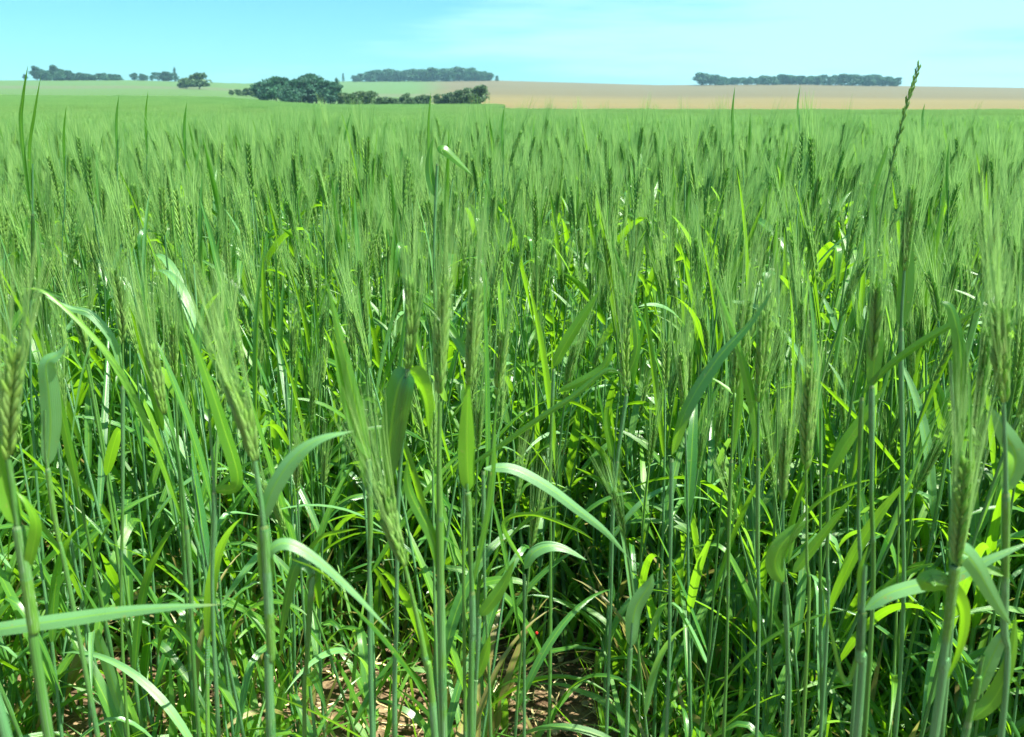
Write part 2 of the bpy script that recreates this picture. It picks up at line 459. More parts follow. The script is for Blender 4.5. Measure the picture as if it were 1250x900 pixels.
def ground_mat():
    m, N, L = newmat('farmland')
    out = N.new('ShaderNodeOutputMaterial'); bs = N.new('ShaderNodeBsdfPrincipled')
    geo = N.new('ShaderNodeNewGeometry')
    sep = N.new('ShaderNodeSeparateXYZ'); L.new(geo.outputs['Position'], sep.inputs[0])
    X, Y = sep.outputs[0], sep.outputs[1]
    flat = N.new('ShaderNodeCombineXYZ'); L.new(X, flat.inputs[0]); L.new(Y, flat.inputs[1])
    ln = N.new('ShaderNodeVectorMath'); ln.operation = 'LENGTH'; L.new(flat.outputs[0], ln.inputs[0])
    rad = ln.outputs['Value']
    az = mathn(N, L, 'DIVIDE', X, mathn(N, L, 'MAXIMUM', Y, 1.0))
    px = mathn(N, L, 'MULTIPLY_ADD', az, FAZ, 625.0)      # bearing, for laying out the far fields
    nb = N.new('ShaderNodeTexNoise'); nb.inputs['Scale'].default_value = 0.012; nb.inputs['Detail'].default_value = 5
    L.new(flat.outputs[0], nb.inputs['Vector'])
    wob = mathn(N, L, 'MULTIPLY_ADD', nb.outputs[0], 80.0, -40.0)
    nf = N.new('ShaderNodeTexNoise'); nf.inputs['Scale'].default_value = 0.35; nf.inputs['Detail'].default_value = 6
    L.new(flat.outputs[0], nf.inputs['Vector'])
    # soil close by
    n1 = N.new('ShaderNodeTexNoise'); n1.inputs['Scale'].default_value = 38; n1.inputs['Detail'].default_value = 9; n1.inputs['Roughness'].default_value = 0.65
    L.new(geo.outputs['Position'], n1.inputs['Vector'])
    n2 = N.new('ShaderNodeTexVoronoi'); n2.inputs['Scale'].default_value = 85
    L.new(geo.outputs['Position'], n2.inputs['Vector'])
    soil = mixrgb(N, L, (0.075, 0.045, 0.024), (0.27, 0.195, 0.105), maprange(N, L, n1.outputs[0], 0.32, 0.68))
    soil = mixrgb(N, L, soil, (0.38, 0.28, 0.17), maprange(N, L, n2.outputs['Distance'], 0.25, 0.05, 0, 0.5))
    # fields
    gA = mixrgb(N, L, (0.048, 0.105, 0.026), (0.075, 0.14, 0.036), nf.outputs[0])
    gOl = mixrgb(N, L, (0.075, 0.098, 0.045), (0.095, 0.12, 0.055), nf.outputs[0])
    r2 = mathn(N, L, 'ADD', rad, wob)
    stripe = mathn(N, L, 'MULTIPLY', maprange(N, L, r2, 395, 425), maprange(N, L, r2, 520, 480))
    green = mixrgb(N, L, gA, gOl, mathn(N, L, 'MULTIPLY', stripe, 0.8))
    tan_ = mixrgb(N, L, (0.118, 0.098, 0.034), (0.165, 0.135, 0.045), nf.outputs[0])
    # drill lines seen as faint streaks on the tan field
    fm = N.new('ShaderNodeMapping'); fm.inputs['Rotation'].default_value = (0, 0, 0.5); fm.inputs['Scale'].default_value = (0.004, 0.09, 1)
    L.new(flat.outputs[0], fm.inputs[0]); fs = N.new('ShaderNodeTexNoise'); fs.inputs['Scale'].default_value = 1.0; fs.inputs['Detail'].default_value = 6; L.new(fm.outputs[0], fs.inputs['Vector'])
    tan_ = mixrgb(N, L, tan_, (0.085, 0.085, 0.035), maprange(N, L, fs.outputs[0], 0.48, 0.66, 0.0, 0.6))
    brn = mixrgb(N, L, (0.080, 0.072, 0.032), (0.112, 0.094, 0.040), nb.outputs[0])
    right = mixrgb(N, L, tan_, brn, maprange(N, L, mathn(N, L, 'ADD', rad, mathn(N, L, 'MULTIPLY_ADD', nb.outputs[0], 120.0, -60.0)), 360, 520))
    edge = mathn(N, L, 'ADD', px, mathn(N, L, 'MULTIPLY', wob, 0.15))
    fld = mixrgb(N, L, green, right, maprange(N, L, edge, 500, 560))
    near = maprange(N, L, rad, 45, 60)
    col = mixrgb(N, L, soil, fld, near)
    L.new(col, bs.inputs['Base Color'])
    bs.inputs['Roughness'].default_value = 0.95; bs.inputs['Specular IOR Level'].default_value = 0.2
    bm = N.new('ShaderNodeBump'); bm.inputs['Distance'].default_value = 0.012; bm.inputs['Strength'].default_value = 0.9
    L.new(mathn(N, L, 'ADD', n1.outputs[0], mathn(N, L, 'MULTIPLY', n2.outputs['Distance'], 0.4)), bm.inputs['Height'])
    L.new(bm.outputs[0], bs.inputs['Normal'])
    L.new(bs.outputs[0], out.inputs[0]); return m
M_GROUND = ground_mat()

def tree_mats(name, ca, cb, trans=0.25):
    m, N, L = newmat(name)
    out = N.new('ShaderNodeOutputMaterial'); bs = N.new('ShaderNodeBsdfPrincipled')
    at = N.new('ShaderNodeAttribute'); at.attribute_name = 'rnd'
    oi = N.new('ShaderNodeObjectInfo')
    f = mathn(N, L, 'ADD', mathn(N, L, 'MULTIPLY', at.outputs['Fac'], 0.6), mathn(N, L, 'MULTIPLY', oi.outputs['Random'], 0.4))
    c = mixrgb(N, L, ca, cb, f)
    L.new(c, bs.inputs['Base Color']); bs.inputs['Roughness'].default_value = 0.7
    tr = N.new('ShaderNodeBsdfTranslucent'); L.new(mixrgb(N, L, c, (0.12, 0.3, 0.03), 0.3), tr.inputs[0])
    mx = N.new('ShaderNodeMixShader'); mx.inputs[0].default_value = trans
    L.new(bs.outputs[0], mx.inputs[1]); L.new(tr.outputs[0], mx.inputs[2]); L.new(mx.outputs[0], out.inputs[0])
    return m
M_TREE = tree_mats('tree_leaves_dark', (0.005, 0.050, 0.036), (0.040, 0.155, 0.080))
M_BUSH = tree_mats('tree_leaves_light', (0.045, 0.105, 0.034), (0.085, 0.16, 0.052))
M_OLIVE = tree_mats('tree_leaves_olive', (0.040, 0.095, 0.038), (0.105, 0.18, 0.070))
def bark():
    m, N, L = newmat('bark')
    out = N.new('ShaderNodeOutputMaterial'); bs = N.new('ShaderNodeBsdfPrincipled')
    tc = N.new('ShaderNodeTexCoord'); ns = N.new('ShaderNodeTexNoise'); ns.inputs['Scale'].default_value = 9
    L.new(tc.outputs['Object'], ns.inputs['Vector'])
    L.new(mixrgb(N, L, (0.05, 0.035, 0.025), (0.14, 0.10, 0.075), ns.outputs[0]), bs.inputs['Base Color'])
    bs.inputs['Roughness'].default_value = 0.9; L.new(bs.outputs[0], out.inputs[0]); return m
M_BARK = bark()

# ------------------------------------------------------------------ object helpers
def tag(o, label=None, cat=None, group=None, kind=None):
    if label: o['label'] = label
    if cat: o['category'] = cat
    if group: o['group'] = group
    if kind: o['kind'] = kind
    return o
def link_mesh(name, me, parent=None, loc=None):
    o = bpy.data.objects.new(name, me); COL.objects.link(o)
    if parent is not None: o.parent = parent
    if loc is not None: o.location = loc
    return o
def empty(name, loc, rz=0.0):
    o = bpy.data.objects.new(name, None); COL.objects.link(o)
    o.location = loc; o.rotation_euler = (0, 0, rz); o.empty_display_size = 0.05
    return o

# ------------------------------------------------------------------ ground: one sheet out to the horizon
def build_ground():
    rr = np.concatenate([[0.02], np.linspace(0.3, 2.6, 58), np.geomspace(2.75, 60, 40), np.geomspace(66, 1600, 90), [2200, 3500, 6000]])
    na = 420
    # finer towards the view
    t = np.linspace(-1, 1, na, endpoint=False)
    ang = PI / 2 - PI * (0.28 * t + 0.72 * t ** 3)
    rg, ag = np.meshgrid(rr, ang, indexing='ij')
    x = rg * np.cos(ag); y = rg * np.sin(ag)
    z = terrain(x, y)
    rs = np.random.default_rng(3)
    rel = np.zeros_like(z)
    for k in range(26):
        fx, fy = rs.normal(size=2) * (6 + k * 2.2); ph = rs.uniform(0, 6)
        rel += np.sin(fx * x + fy * y + ph) / (6 + k * 2.2)
    z = z + rel * 0.030 * (1 - smooth(2.4, 4.0, rg)) * smooth(0.02, 0.3, rg)
    mb = MB(); mb.grid(np.stack([x, y, z], -1)[:, ::-1], True)
    me = mb.mesh('ground', [M_GROUND])
    o = link_mesh('ground', me)
    tag(o, 'brown crumbly soil under the crop, running on to pale green and tan fields on low hills', 'ground', kind='structure')
build_ground()

# ------------------------------------------------------------------ far trees
def clump_crown(r, w, h, n, base=0.18, sz=0.09, shape='round'):
    """a crown of many small leaf-clump faces scattered through a lumpy volume"""
    mb = MB()
    lobes = []
    for k in range(11):
        a = r.uniform(0, 2 * PI); q = r.uniform(0.1, 0.62)
        zz = r.uniform(base + 0.12, 0.92)
        lobes.append((np.array([math.cos(a) * q * w * 0.5 * (1.1 - zz * 0.6), math.sin(a) * q * w * 0.5 * (1.1 - zz * 0.6), zz * h]), r.uniform(0.10, 0.26)))
    lobes.append((np.array([0, 0, h * (0.50 + base * 0.3)]), 0.36))
    lobes.append((np.array([0, 0, h * 0.8]), 0.22))
    tone = r.uniform(0, 1, len(lobes))
    for k in range(n):
        li = int(r.integers(len(lobes))); c, s = lobes[li]
        d = r.normal(size=3); d /= np.linalg.norm(d)
        rad = s * (0.55 + 0.55 * r.random())
        p = c + d * rad * np.array([w, w, h * 0.62])
        if p[2] < base * h * 0.6: p[2] = base * h * r.uniform(0.6, 1.1)
        u = r.normal(size=3); u /= np.linalg.norm(u)
        v = np.cross(u, r.normal(size=3)); v /= np.linalg.norm(v)
        a_ = sz * w * r.uniform(0.5, 1.2)
        V = np.array([[p - u * a_ - v * a_ * 0.4, p + v * a_ * 0.7], [p - v * a_ * 0.7, p + u * a_ + v * a_ * 0.4]])
        mb.grid(V, False, float(np.clip(tone[li] + r.normal() * 0.2, 0, 1.3)))
    return mb
def make_tree_protos():
    out = {}
    r = np.random.default_rng(12)
    for kind, mat, cnt, asp, base in (('tree', M_TREE, 6, 0.95, 0.03), ('bush', M_BUSH, 2, 1.7, 0.02), ('olive', M_OLIVE, 4, 1.15, 0.02), ('poplar', M_TREE, 2, 0.38, 0.08)):
        L = []
        for i in range(cnt):
            w = asp * r.uniform(0.85, 1.2)
            cr = clump_crown(r, w, 1.0, 1700, base, 0.055).mesh('crown', [mat])
            tb = MB()
            tube(tb, [(0, 0, -0.06), (0.01, 0, 0.1), (0.0, 0.01, 0.45), (0.02, 0, 0.75)], [0.035, 0.026, 0.018, 0.006], 6)
            for k in range(5):
                a = r.uniform(0, 6.28); z0 = r.uniform(0.15, 0.5)
                tube(tb, [(0, 0, z0), (math.cos(a) * w * 0.15, math.sin(a) * w * 0.15, z0 + 0.1), (math.cos(a) * w * 0.3, math.sin(a) * w * 0.3, z0 + 0.25)], [0.013, 0.009, 0.003], 4)
            L.append((cr, tb.mesh('trunk', [M_BARK])))
        out[kind] = L
    return out
PROTO = make_tree_protos()
def tree(name, kind, px, rdist, hpx, label, group, wide=1.0, sink=0.0):
    y = rdist / math.hypot(1, (px - 625) / FAZ); x = y * (px - 625) / FAZ
    z = float(terrain(x, y))
    h = hpx / FEL * y * 1.12
    rt = empty(name, (x, y, z - sink - 0.01 * h), random.uniform(0, 6.28))
    rt.scale = (h * wide, h * wide, h)
    tag(rt, label, 'bush' if 'bush' in name else 'tree', group)
    cr, tk = random.choice(PROTO[kind])
    link_mesh('crown', cr, rt); link_mesh('trunk', tk, rt)
    return rt
def wood(x0, x1, rdist, heights, kind, name, label, group, step=6.5, rows=2):
    x = x0
    while x <= x1:
        for k in range(rows):
            f = (x - x0) / (x1 - x0)
            hh = np.interp(f, np.linspace(0, 1, len(heights)), heights) * random.uniform(0.80, 1.12) * (1 if k == 0 else 0.9)
            part_ = ('at the left end', 'left of the middle', 'in the middle', 'right of the middle', 'at the right end')[min(4, int(f * 5))]
            lbk = ('taller ' if hh > max(heights) * 0.85 else ('low ' if hh < max(heights) * 0.62 else '')) + ('front ' if k == 0 and rows > 1 else ('back ' if rows > 1 else '')) + label + ' ' + part_
            tree(name, kind, x + random.uniform(-2.5, 2.5), rdist + k * 22 + random.uniform(-8, 8), hh, lbk, group, wide=random.uniform(1.3, 2.1))
        x += step * random.uniform(0.75, 1.25)
wood(57, 152, 690, [14, 9, 14, 10, 8, 7, 8, 8, 7], 'tree', 'skyline_tree', 'tree of the far left skyline wood,', 'trees of the far left skyline wood', 5)
tree('skyline_tree', 'tree', 37, 690, 7, 'small round tree standing alone on the skyline left of the far left wood', None)
tree('skyline_tree', 'tree', 51, 690, 16, 'tallest tree, at the left end of the far left skyline wood', None)
tree('skyline_tree', 'tree', 73, 690, 17, 'bushy-topped tree rising above the far left skyline wood', None)
wood(171, 224, 700, [9, 7, 9, 10, 9], 'tree', 'skyline_tree', 'tree of the short skyline wood by the pale bush,', 'trees of the short skyline wood', 5, 1)
tree('poplar', 'poplar', 218, 700, 15, 'slender tree sticking out of the short skyline wood', None)
wood(436, 600, 880, [8, 12, 14, 13, 14, 14, 15, 13, 9], 'tree', 'skyline_tree', 'tree of the dense hilltop wood,', 'trees of the dense hilltop wood', 6)
tree('skyline_tree', 'tree', 607, 880, 6, 'tiny lone tree just past the right end of the dense hilltop wood', None)
wood(854, 1092, 880, [13, 10, 8, 10, 11, 10, 11, 12, 13, 12, 9], 'tree', 'skyline_tree', 'tree of the long thin right skyline wood,', 'trees of the long right skyline wood', 7, 2)
tree('poplar', 'poplar', 421, 860, 10, 'slim pointed tree left of the dense hilltop wood', None)
tree('poplar', 'poplar', 414, 300, 26, 'thin dark tree at the right end of the tall dark grove', None)
for x, h in ((318, 26), (328, 30), (338, 33), (347, 35), (357, 34), (366, 36), (377, 36), (387, 37), (396, 38), (404, 34), (352, 25), (382, 26), (323, 20), (409, 28), (372, 24)):
    tree('grove_tree', 'tree', x, 250 + random.uniform(-20, 20), h * 0.82 + random.uniform(-3, 3), 'tree from the left in the tall dark grove beyond the wheat', 'trees of the tall dark grove', wide=1.05)
for i in range(17):
    x = 418 + i * 6.6 + random.uniform(-2, 2)
    tree('hedge_bush', 'olive', x, 190 + random.uniform(-12, 12), random.uniform(11, 18), 'grey-green shrub from the left in the low hedge', 'shrubs of the low hedge', wide=1.0)
for x, h in ((534, 11), (543, 12), (552, 14), (560, 16)):
    tree('hedge_bush', 'olive', x, 190 + random.uniform(-8, 8), h + 3, 'low shrub between the hedge and the round olive bush', 'low shrubs beside the round olive bush')
tree('round_bush', 'olive', 572, 185, 23, 'left half of the round olive bush pair at the right end of the hedge', None)
tree('round_bush', 'olive', 586, 185, 24, 'tallest olive bush, last at the right end of the hedge', None)
tree('round_bush', 'bush', 246, 430, 17, 'big pale green rounded bush alone below the short skyline wood', None, wide=1.5)
tree('round_bush', 'bush', 230, 440, 12, 'smaller pale bush at the left foot of the big rounded one', None)
for i, x in enumerate((284, 293, 302, 311)):
    tree('hedge_bush', 'bush', x, 300, 6 + i * 1.5, 'low brownish shrub left of the tall dark grove', 'low shrubs left of the tall dark grove')

# ------------------------------------------------------------------ the wheat crop that cannot be counted: one object
def proto_obj(name, mb):
    me = mb.mesh(name, PM)
    return bpy.data.objects.new(name, me)
protos = []
pr = np.random.default_rng(21)
NA, NB_, NC, ND = 20, 5, 4, 3
for i in range(NA):                       # single stalks and leafy tillers, full detail
    mb = MB()
    if i < 12: tiller(pr, lambda k: mb, H=pr.uniform(0.60, 0.72), lod=0, lean=pr.uniform(0.0, 0.12), nleaf=5)
    else:
        for q in range(2): tiller(pr, lambda k: mb, H=pr.uniform(0.30, 0.56), lod=0, lean=pr.uniform(0.1, 0.35), nleaf=5, has_ear=False, wscale=1.1)
    protos.append(proto_obj('stalk_shape', mb))
def clump(size, count, lod, nleaf):
    mb = MB()
    for k in range(count):
        sub = MB(); tiller(pr, lambda kk: sub, H=pr.uniform(0.60, 0.72), lod=lod, lean=pr.uniform(0.0, 0.12), nleaf=nleaf, has_ear=pr.random() < 0.82)
        off = np.array([pr.uniform(-.5, .5) * size, pr.uniform(-.5, .5) * size, 0])
        for v in sub.v: v += off
        base = mb.n
        mb.v += sub.v; mb.f += [f + base for f in sub.f]; mb.uv += sub.uv; mb.r += sub.r; mb.m += sub.m; mb.n += sub.n
    return mb
for i in range(NB_): protos.append(proto_obj('stalk_shape', clump(0.34, 40, 1, 3)))
for i in range(NC): protos.append(proto_obj('stalk_shape', clump(0.9, 190, 2, 1)))
for i in range(ND): protos.append(proto_obj('stalk_shape', clump(2.4, 760, 2, 0)))

TANH = 625 / FPX
def in_view_margin(x, y, m):
    return np.abs(x) < y * TANH + m
def field_points():
    pos, idx, rot, scl = [], [], [], []
    rs = np.random.default_rng(5)
    def put(x, y, i, s, tilt):
        pos.append((x, y, float(terrain(x, y)))); idx.append(i); scl.append(s)
        scl[-1] = s * (1 + 0.05 * math.sin(x * 0.9 + 2 * math.sin(y * 0.35)) * math.sin(y * 0.6 + x * 0.2) + 0.04 * math.sin(x * 0.13 + y * 0.09))
        rot.append((rs.normal() * tilt, rs.normal() * tilt, rs.uniform(0, 2 * PI)))
    singles = []
    # single stalks in drill rows
    area = []
    n = 0
    while n < 8600:
        y = rs.uniform(0.3, 3.7) ; x = rs.uniform(-3.4, 3.4)
        if not in_view_margin(x, y, 0.75): continue
        n += 1
        # thin near the photographer's feet
        d = density(x, y)
        if rs.random() > d: continue
        # pull towards rows running away from the camera
        row = round((x + 0.06 * y) / 0.13) * 0.13 - 0.06 * y
        x = row + rs.normal() * 0.028
        singles.append((x, y))
    singles.sort(key=lambda p: p[1])
    return singles, put, (pos, idx, rot, scl), rs
def density(x, y):
    d = float(smooth(0.6, 1.2, y)) * 0.90 + 0.10
    # bare patches where the soil shows between the stalks
    for (cx, cy_, sx, sy, k) in ((-0.12, 1.12, 0.16, 0.2, 0.75), (0.10, 1.16, 0.14, 0.2, 0.85), (-0.55, 1.15, 0.2, 0.18, 0.6), (0.02, 1.0, 0.4, 0.12, 0.3)):
        d *= 1 - k * math.exp(-((x - cx) / sx) ** 2 - ((y - cy_) / sy) ** 2)
    b = x / (y + 0.35)          # bearing of the gaps one looks down through
    for (c, w, k) in ((-0.45, 0.09, 0.92), (-0.17, 0.065, 0.92), (0.045, 0.065, 0.92), (0.27, 0.03, 0.6)):
        d *= 1 - k * math.exp(-((b - c) / w) ** 2) * float(1 - smooth(1.2, 1.45, y))
    return d
singles, put, (gp, gi, gr, gs), rsf = field_points()

# countable stalks: the nearest ones inside the frame become things of their own
def visible(x, y):
    return abs(x) < y * TANH * 0.99 and y > 0.5
NIND = 255
indiv = []
rest = []
for p in singles:
    if abs(p[0]) < 0.62 and p[1] < 0.72: continue        # the photographer's own gap; the stalks in it are the singled-out ones
    if visible(*p) and len(indiv) < NIND: indiv.append(p)
    else: rest.append(p)
for (x, y) in rest:
    put(x, y, int(rsf.integers(NA)), rsf.uniform(0.86, 1.12), 0.05)
def grid_clumps(y0, y1, cell, lo, n, margin, left_far=None, tall=0.0):
    yy = y0
    while yy < y1:
        half = yy * TANH + margin
        xx = -half
        while xx < half:
            x = xx + rsf.uniform(-.25, .25) * cell; y = yy + rsf.uniform(-.25, .25) * cell
            if left_far is None or x < y * left_far:
                put(x, y, lo + int(rsf.integers(n)), rsf.uniform(0.86, 0.99) + tall * rsf.random() ** 2, 0.0)
            xx += cell
        yy += cell
grid_clumps(3.7, 12, 0.30, NA, NB_, 1.5, tall=0.07)
grid_clumps(12, 34, 0.72, NA + NB_, NC, 2.5)
grid_clumps(34, 84, 2.0, NA + NB_ + NC, ND, 5)
grid_clumps(84, 172, 2.3, NA + NB_ + NC, ND, 5, left_far=-0.015)

def build_crop():
    me = bpy.data.meshes.new('wheat_crop')
    n = len(gp)
    me.vertices.add(n); me.vertices.foreach_set('co', np.array(gp, np.float32).ravel())
    a = me.attributes.new('pick', 'INT', 'POINT'); a.data.foreach_set('value', np.array(gi, np.int32))
    a = me.attributes.new('turn', 'FLOAT_VECTOR', 'POINT'); a.data.foreach_set('vector', np.array(gr, np.float32).ravel())
    a = me.attributes.new('grow', 'FLOAT', 'POINT'); a.data.foreach_set('value', np.array(gs, np.float32))
    for m in PM: me.materials.append(m)
    o = link_mesh('wheat_crop', me)
    tag(o, 'dense green bearded wheat filling the field away to its far edge', 'wheat crop', kind='stuff')
    ng = bpy.data.node_groups.new('scatter_stalks', 'GeometryNodeTree')
    ng.interface.new_socket('Geometry', in_out='INPUT', socket_type='NodeSocketGeometry')
    ng.interface.new_socket('Geometry', in_out='OUTPUT', socket_type='NodeSocketGeometry')
    N, L = ng.nodes, ng.links
    gi_ = N.new('NodeGroupInput'); go = N.new('NodeGroupOutput')
    iop = N.new('GeometryNodeInstanceOnPoints')
    L.new(gi_.outputs[0], iop.inputs['Points'])
    join = N.new('GeometryNodeGeometryToInstance')
    for ob in reversed(protos):                     # multi-input sockets list the last link first
        oi = N.new('GeometryNodeObjectInfo'); oi.inputs['Object'].default_value = ob
        L.new(oi.outputs['Geometry'], join.inputs[0])
    L.new(join.outputs[0], iop.inputs['Instance'])
    iop.inputs['Pick Instance'].default_value = True
    def attr(name, t):
        x = N.new('GeometryNodeInputNamedAttribute'); x.data_type = t; x.inputs[0].default_value = name
        return x.outputs[0]
    L.new(attr('pick', 'INT'), iop.inputs['Instance Index'])
    e2r = N.new('FunctionNodeEulerToRotation'); L.new(attr('turn', 'FLOAT_VECTOR'), e2r.inputs[0])
    L.new(e2r.outputs[0], iop.inputs['Rotation'])
    L.new(attr('grow', 'FLOAT'), iop.inputs['Scale'])
    L.new(iop.outputs[0], go.inputs[0])
    md = o.modifiers.new('scatter', 'NODES'); md.node_group = ng
    return o
build_crop()
print('crop points', len(gp), 'indiv', len(indiv))

# ------------------------------------------------------------------ stalks as things
class Parts:
    """collects one stalk, every leaf and the ear in builders of their own"""
    def __init__(s): s.stem = MB(); s.ear = MB(); s.awn = MB(); s.leaves = []
    def get(s, k):
        if k == 'leaf':
            m = MB(); s.leaves.append(m); return m
        return getattr(s, k)
PLANT_MESH = []
STALKS = 'wheat stalks standing in the near part of the field'
def part_meshes(p):
    return (p.stem.mesh('stem', PM), [m.mesh('leaf', PM) for m in p.leaves],
            p.ear.mesh('ear', PM) if p.ear.n else None, p.awn.mesh('awns', PM) if p.awn.n else None)
ir = np.random.default_rng(77)
for i in range(24):
    p = Parts(); tiller(ir, p.get, H=ir.uniform(0.60, 0.71), lod=0, lean=ir.uniform(0.02, 0.13), nleaf=int(ir.integers(4, 6)), has_ear=(i % 4 != 3))
    PLANT_MESH.append(part_meshes(p))
def link_plant(root, ms):
    st, lv, e, a = ms
    link_mesh('stem', st, root)
    for m in lv: link_mesh('leaf', m, root)
    if e:
        eo = link_mesh('ear', e, root)
        if a: link_mesh('awns', a, eo)
# ------------------------------------------------------------------ the stalks one can single out
hr = np.random.default_rng(123)
def hero(label, stem, D, leaves=(), ear_px=None, awn=0.10, rad=0.0024, rnd=0.5, name='wheat_stalk', cat='wheat stalk', escale=1.0, open_=0.9, group=None, topD=None, eD=None):
    """stem: pixels from the lowest seen point up; leaves: dicts with a pixel path"""
    pts = [P(x, y, D if topD is None else D + (topD - D) * i / max(1, len(stem) - 1)) for i, (x, y) in enumerate(stem)]
    p0 = pts[0]
    if p0[2] > 0.02:
        d = (pts[0] - pts[1]); d /= max(1e-6, abs(d[2]))
        base = p0 + np.array([np.clip(d[0], -.25, .25) * 0.5, np.clip(d[1], -.2, .2) * 0.5, -1]) * p0[2]
        base[2] = float(terrain(base[0], base[1]))
        pts = [base] + pts
    base = pts[0].copy()
    rt = empty(name, base)
    tag(rt, label, cat, STALKS)
    loc = [q - base for q in pts]
    rad *= 0.80
    mb = MB(); stem_mesh(mb, loc, hr, rad, 12, rnd, nodes=(0.2, 0.52), n=110); link_mesh('stem', mb.mesh('stem', PM), rt)
    for lf in leaves:
        mb = MB()
        pp = lf['p']; d0 = lf.get('D', D); d1 = lf.get('D2', d0)
        q = np.array([P(x, y, d0 + (d1 - d0) * i / (len(pp) - 1)) for i, (x, y) in enumerate(pp)]) - base
        c = catmull(q, 30)
        T = frames(c); V = (CAMP - base) - c; V /= np.linalg.norm(V, axis=1, keepdims=True)
        sd = np.cross(T, V); sd /= np.linalg.norm(sd, axis=1, keepdims=True)
        N = np.cross(T, sd)
        s = np.linspace(0, 1, 30)
        tw = R(lf.get('roll', 15)) + (R(lf.get('roll2', lf.get('roll', 15) + 18 * hr.normal())) - R(lf.get('roll', 15))) * s + 0.10 * np.sin(s * 9 + hr.uniform(0, 6))
        lr_ = lf.get('rnd', rnd)
        if lr_ > 1 or lr_ < 0:                    # the pale ones lie turned to the sun, the dark ones away from it
            S_ = np.array(sdir); best = []
            for sg in (1, -1):
                s2 = sd * np.cos(tw * sg)[:, None] + N * np.sin(tw * sg)[:, None]
                n2 = np.cross(T, s2); n2 *= np.sign((n2 * V).sum(1, keepdims=True))
                best.append((float((n2 @ S_).mean()), sg))
            best.sort(); tw = tw * (best[-1][1] if lr_ > 1 else best[0][1])
        sd = sd * np.cos(tw)[:, None] + N * np.sin(tw)[:, None]
        sq = catmull(loc, 120); jn = int(np.argmin(np.linalg.norm(sq - c[0], axis=1)))
        if 25 < jn and np.linalg.norm(sq[jn] - c[0]) < 0.02:      # the sheath wraps the stem below its blade
            seg = sq[max(2, jn - 42):jn + 1]; ls = np.linspace(0, 1, len(seg))
            ms = MB(); tube(ms, seg, rad * (0.80 + 0.42 * smooth(0, 0.7, ls)) * (1 - 0.25 * smooth(0.97, 1.0, ls)), 10, np.where(ls > 0.975, -0.72, rnd + 0.15), 1)
            link_mesh('leaf_sheath', ms.mesh('leaf_sheath', PM), rt)
        W = lf.get('w', 16) * 0.92 / FPX * d0
        blade(mb, c, sd, W, lf.get('fold', 0.25), 7, lf.get('rnd', rnd), 0, prof=lf.get('prof'))
        lo = link_mesh('leaf', mb.mesh('leaf', PM), rt)
        if lf.get('label'): lo['label'] = lf['label']
    if ear_px is not None:
        e = [P(x, y, (eD or topD or D)) - base for (x, y) in ear_px]
        me_, ma = MB(), MB()
        ear(me_, ma, hr, e, 10, escale * 0.82, 0, awn, rnd, open_=open_, awn_w=0.00030)
        eo = link_mesh('ear', me_.mesh('ear', PM), rt)
        link_mesh('awns', ma.mesh('awns', PM), eo)
    return rt
belly = lambda s: np.clip(s / 0.05, 0, 1) ** 0.5 * (0.45 + 0.55 * np.sin(np.clip(s, 0, 1) ** 0.8 * PI)) * np.clip(1 - s ** 3, 0, 1) ** 0.8 + 0.01
# G = glaucous-leaning rnd values are picked by eye through the material's hash
hero('thick pale stalk with a big bearded ear at the left frame edge', [(58, 890), (40, 760), (22, 640), (10, 560)], 0.44,
     [dict(p=[(22, 640), (8, 600), (-20, 520), (-45, 470)], w=34, roll=25),
      dict(p=[(33, 700), (40, 670), (44, 640), (34, 615), (20, 600)], w=22, roll=30)],
     [(10, 560), (12, 500), (18, 430)], 0.09, 0.0034, 0.75, escale=1.08)
hero('thin left stalk with a wide pale leaf hanging from its bent tip', [(95, 770), (70, 650), (57, 560), (55, 500)], 0.58,
     [dict(p=[(58, 570), (62, 520), (60, 480), (57, 445), (72, 432), (82, 418)], w=30, roll=0, roll2=60, rnd=2.6, prof=belly)], None, rad=0.002, rnd=0.7)
hero('stalk carrying the long near-horizontal leaf across the lower left', [(-30, 900), (-40, 800), (-48, 770)], 0.46,
     [dict(p=[(-48, 775), (0, 768), (90, 755), (140, 748), (200, 742), (270, 738)], w=24, roll=5, roll2=20, rnd=2.7)], None, rnd=0.6)
hero('pale stalk cutting across the bottom left corner', [(8, 900), (-10, 840), (-40, 740)], 0.42, [], None, rad=0.0036, rnd=0.7)
hero('stalk left of centre with big tilted ear, broad sheath leaf and two arching leaves', [(331, 900), (331, 800), (328, 740), (322, 640), (311, 562)], 0.47,
     [dict(p=[(330, 742), (326, 715), (325, 690), (322, 660), (318, 630)], w=24, roll=20, rnd=0.95, prof=lambda s: 0.35 + 0.65 * np.sin(PI * s)),
      dict(p=[(322, 690), (332, 670), (352, 664), (385, 682), (430, 722), (478, 772)], w=20, roll=32, roll2=20, rnd=2.2),
      dict(p=[(318, 640), (332, 600), (358, 560), (390, 536), (432, 526)], w=28, roll=20, roll2=50, rnd=2.5)],
     [(311, 562), (300, 520), (282, 470)], 0.10, 0.0030, 0.55, escale=1.08)
hero('stalk with two short leaves crossing right of the tilted-ear stalk', [(372, 900), (375, 800), (382, 690)], 0.62,
     [dict(p=[(376, 720), (385, 700), (362, 690), (345, 760), (343, 800)], w=24, roll=35, rnd=0.3),
      dict(p=[(372, 680), (395, 655), (440, 645)], w=14, roll=50, rnd=0.6)], None, rnd=0.5)
hero('whitish straight stalk in the centre under a dusky bearded ear', [(538, 722), (537, 640), (536, 560), (537, 490)], 0.56,
     [dict(p=[(537, 700), (530, 660), (500, 600), (497, 560)], w=20, roll=40, rnd=0.2)],
     [(537, 480), (538, 420), (545, 340)], 0.09, 0.0032, 0.72, escale=1.1)
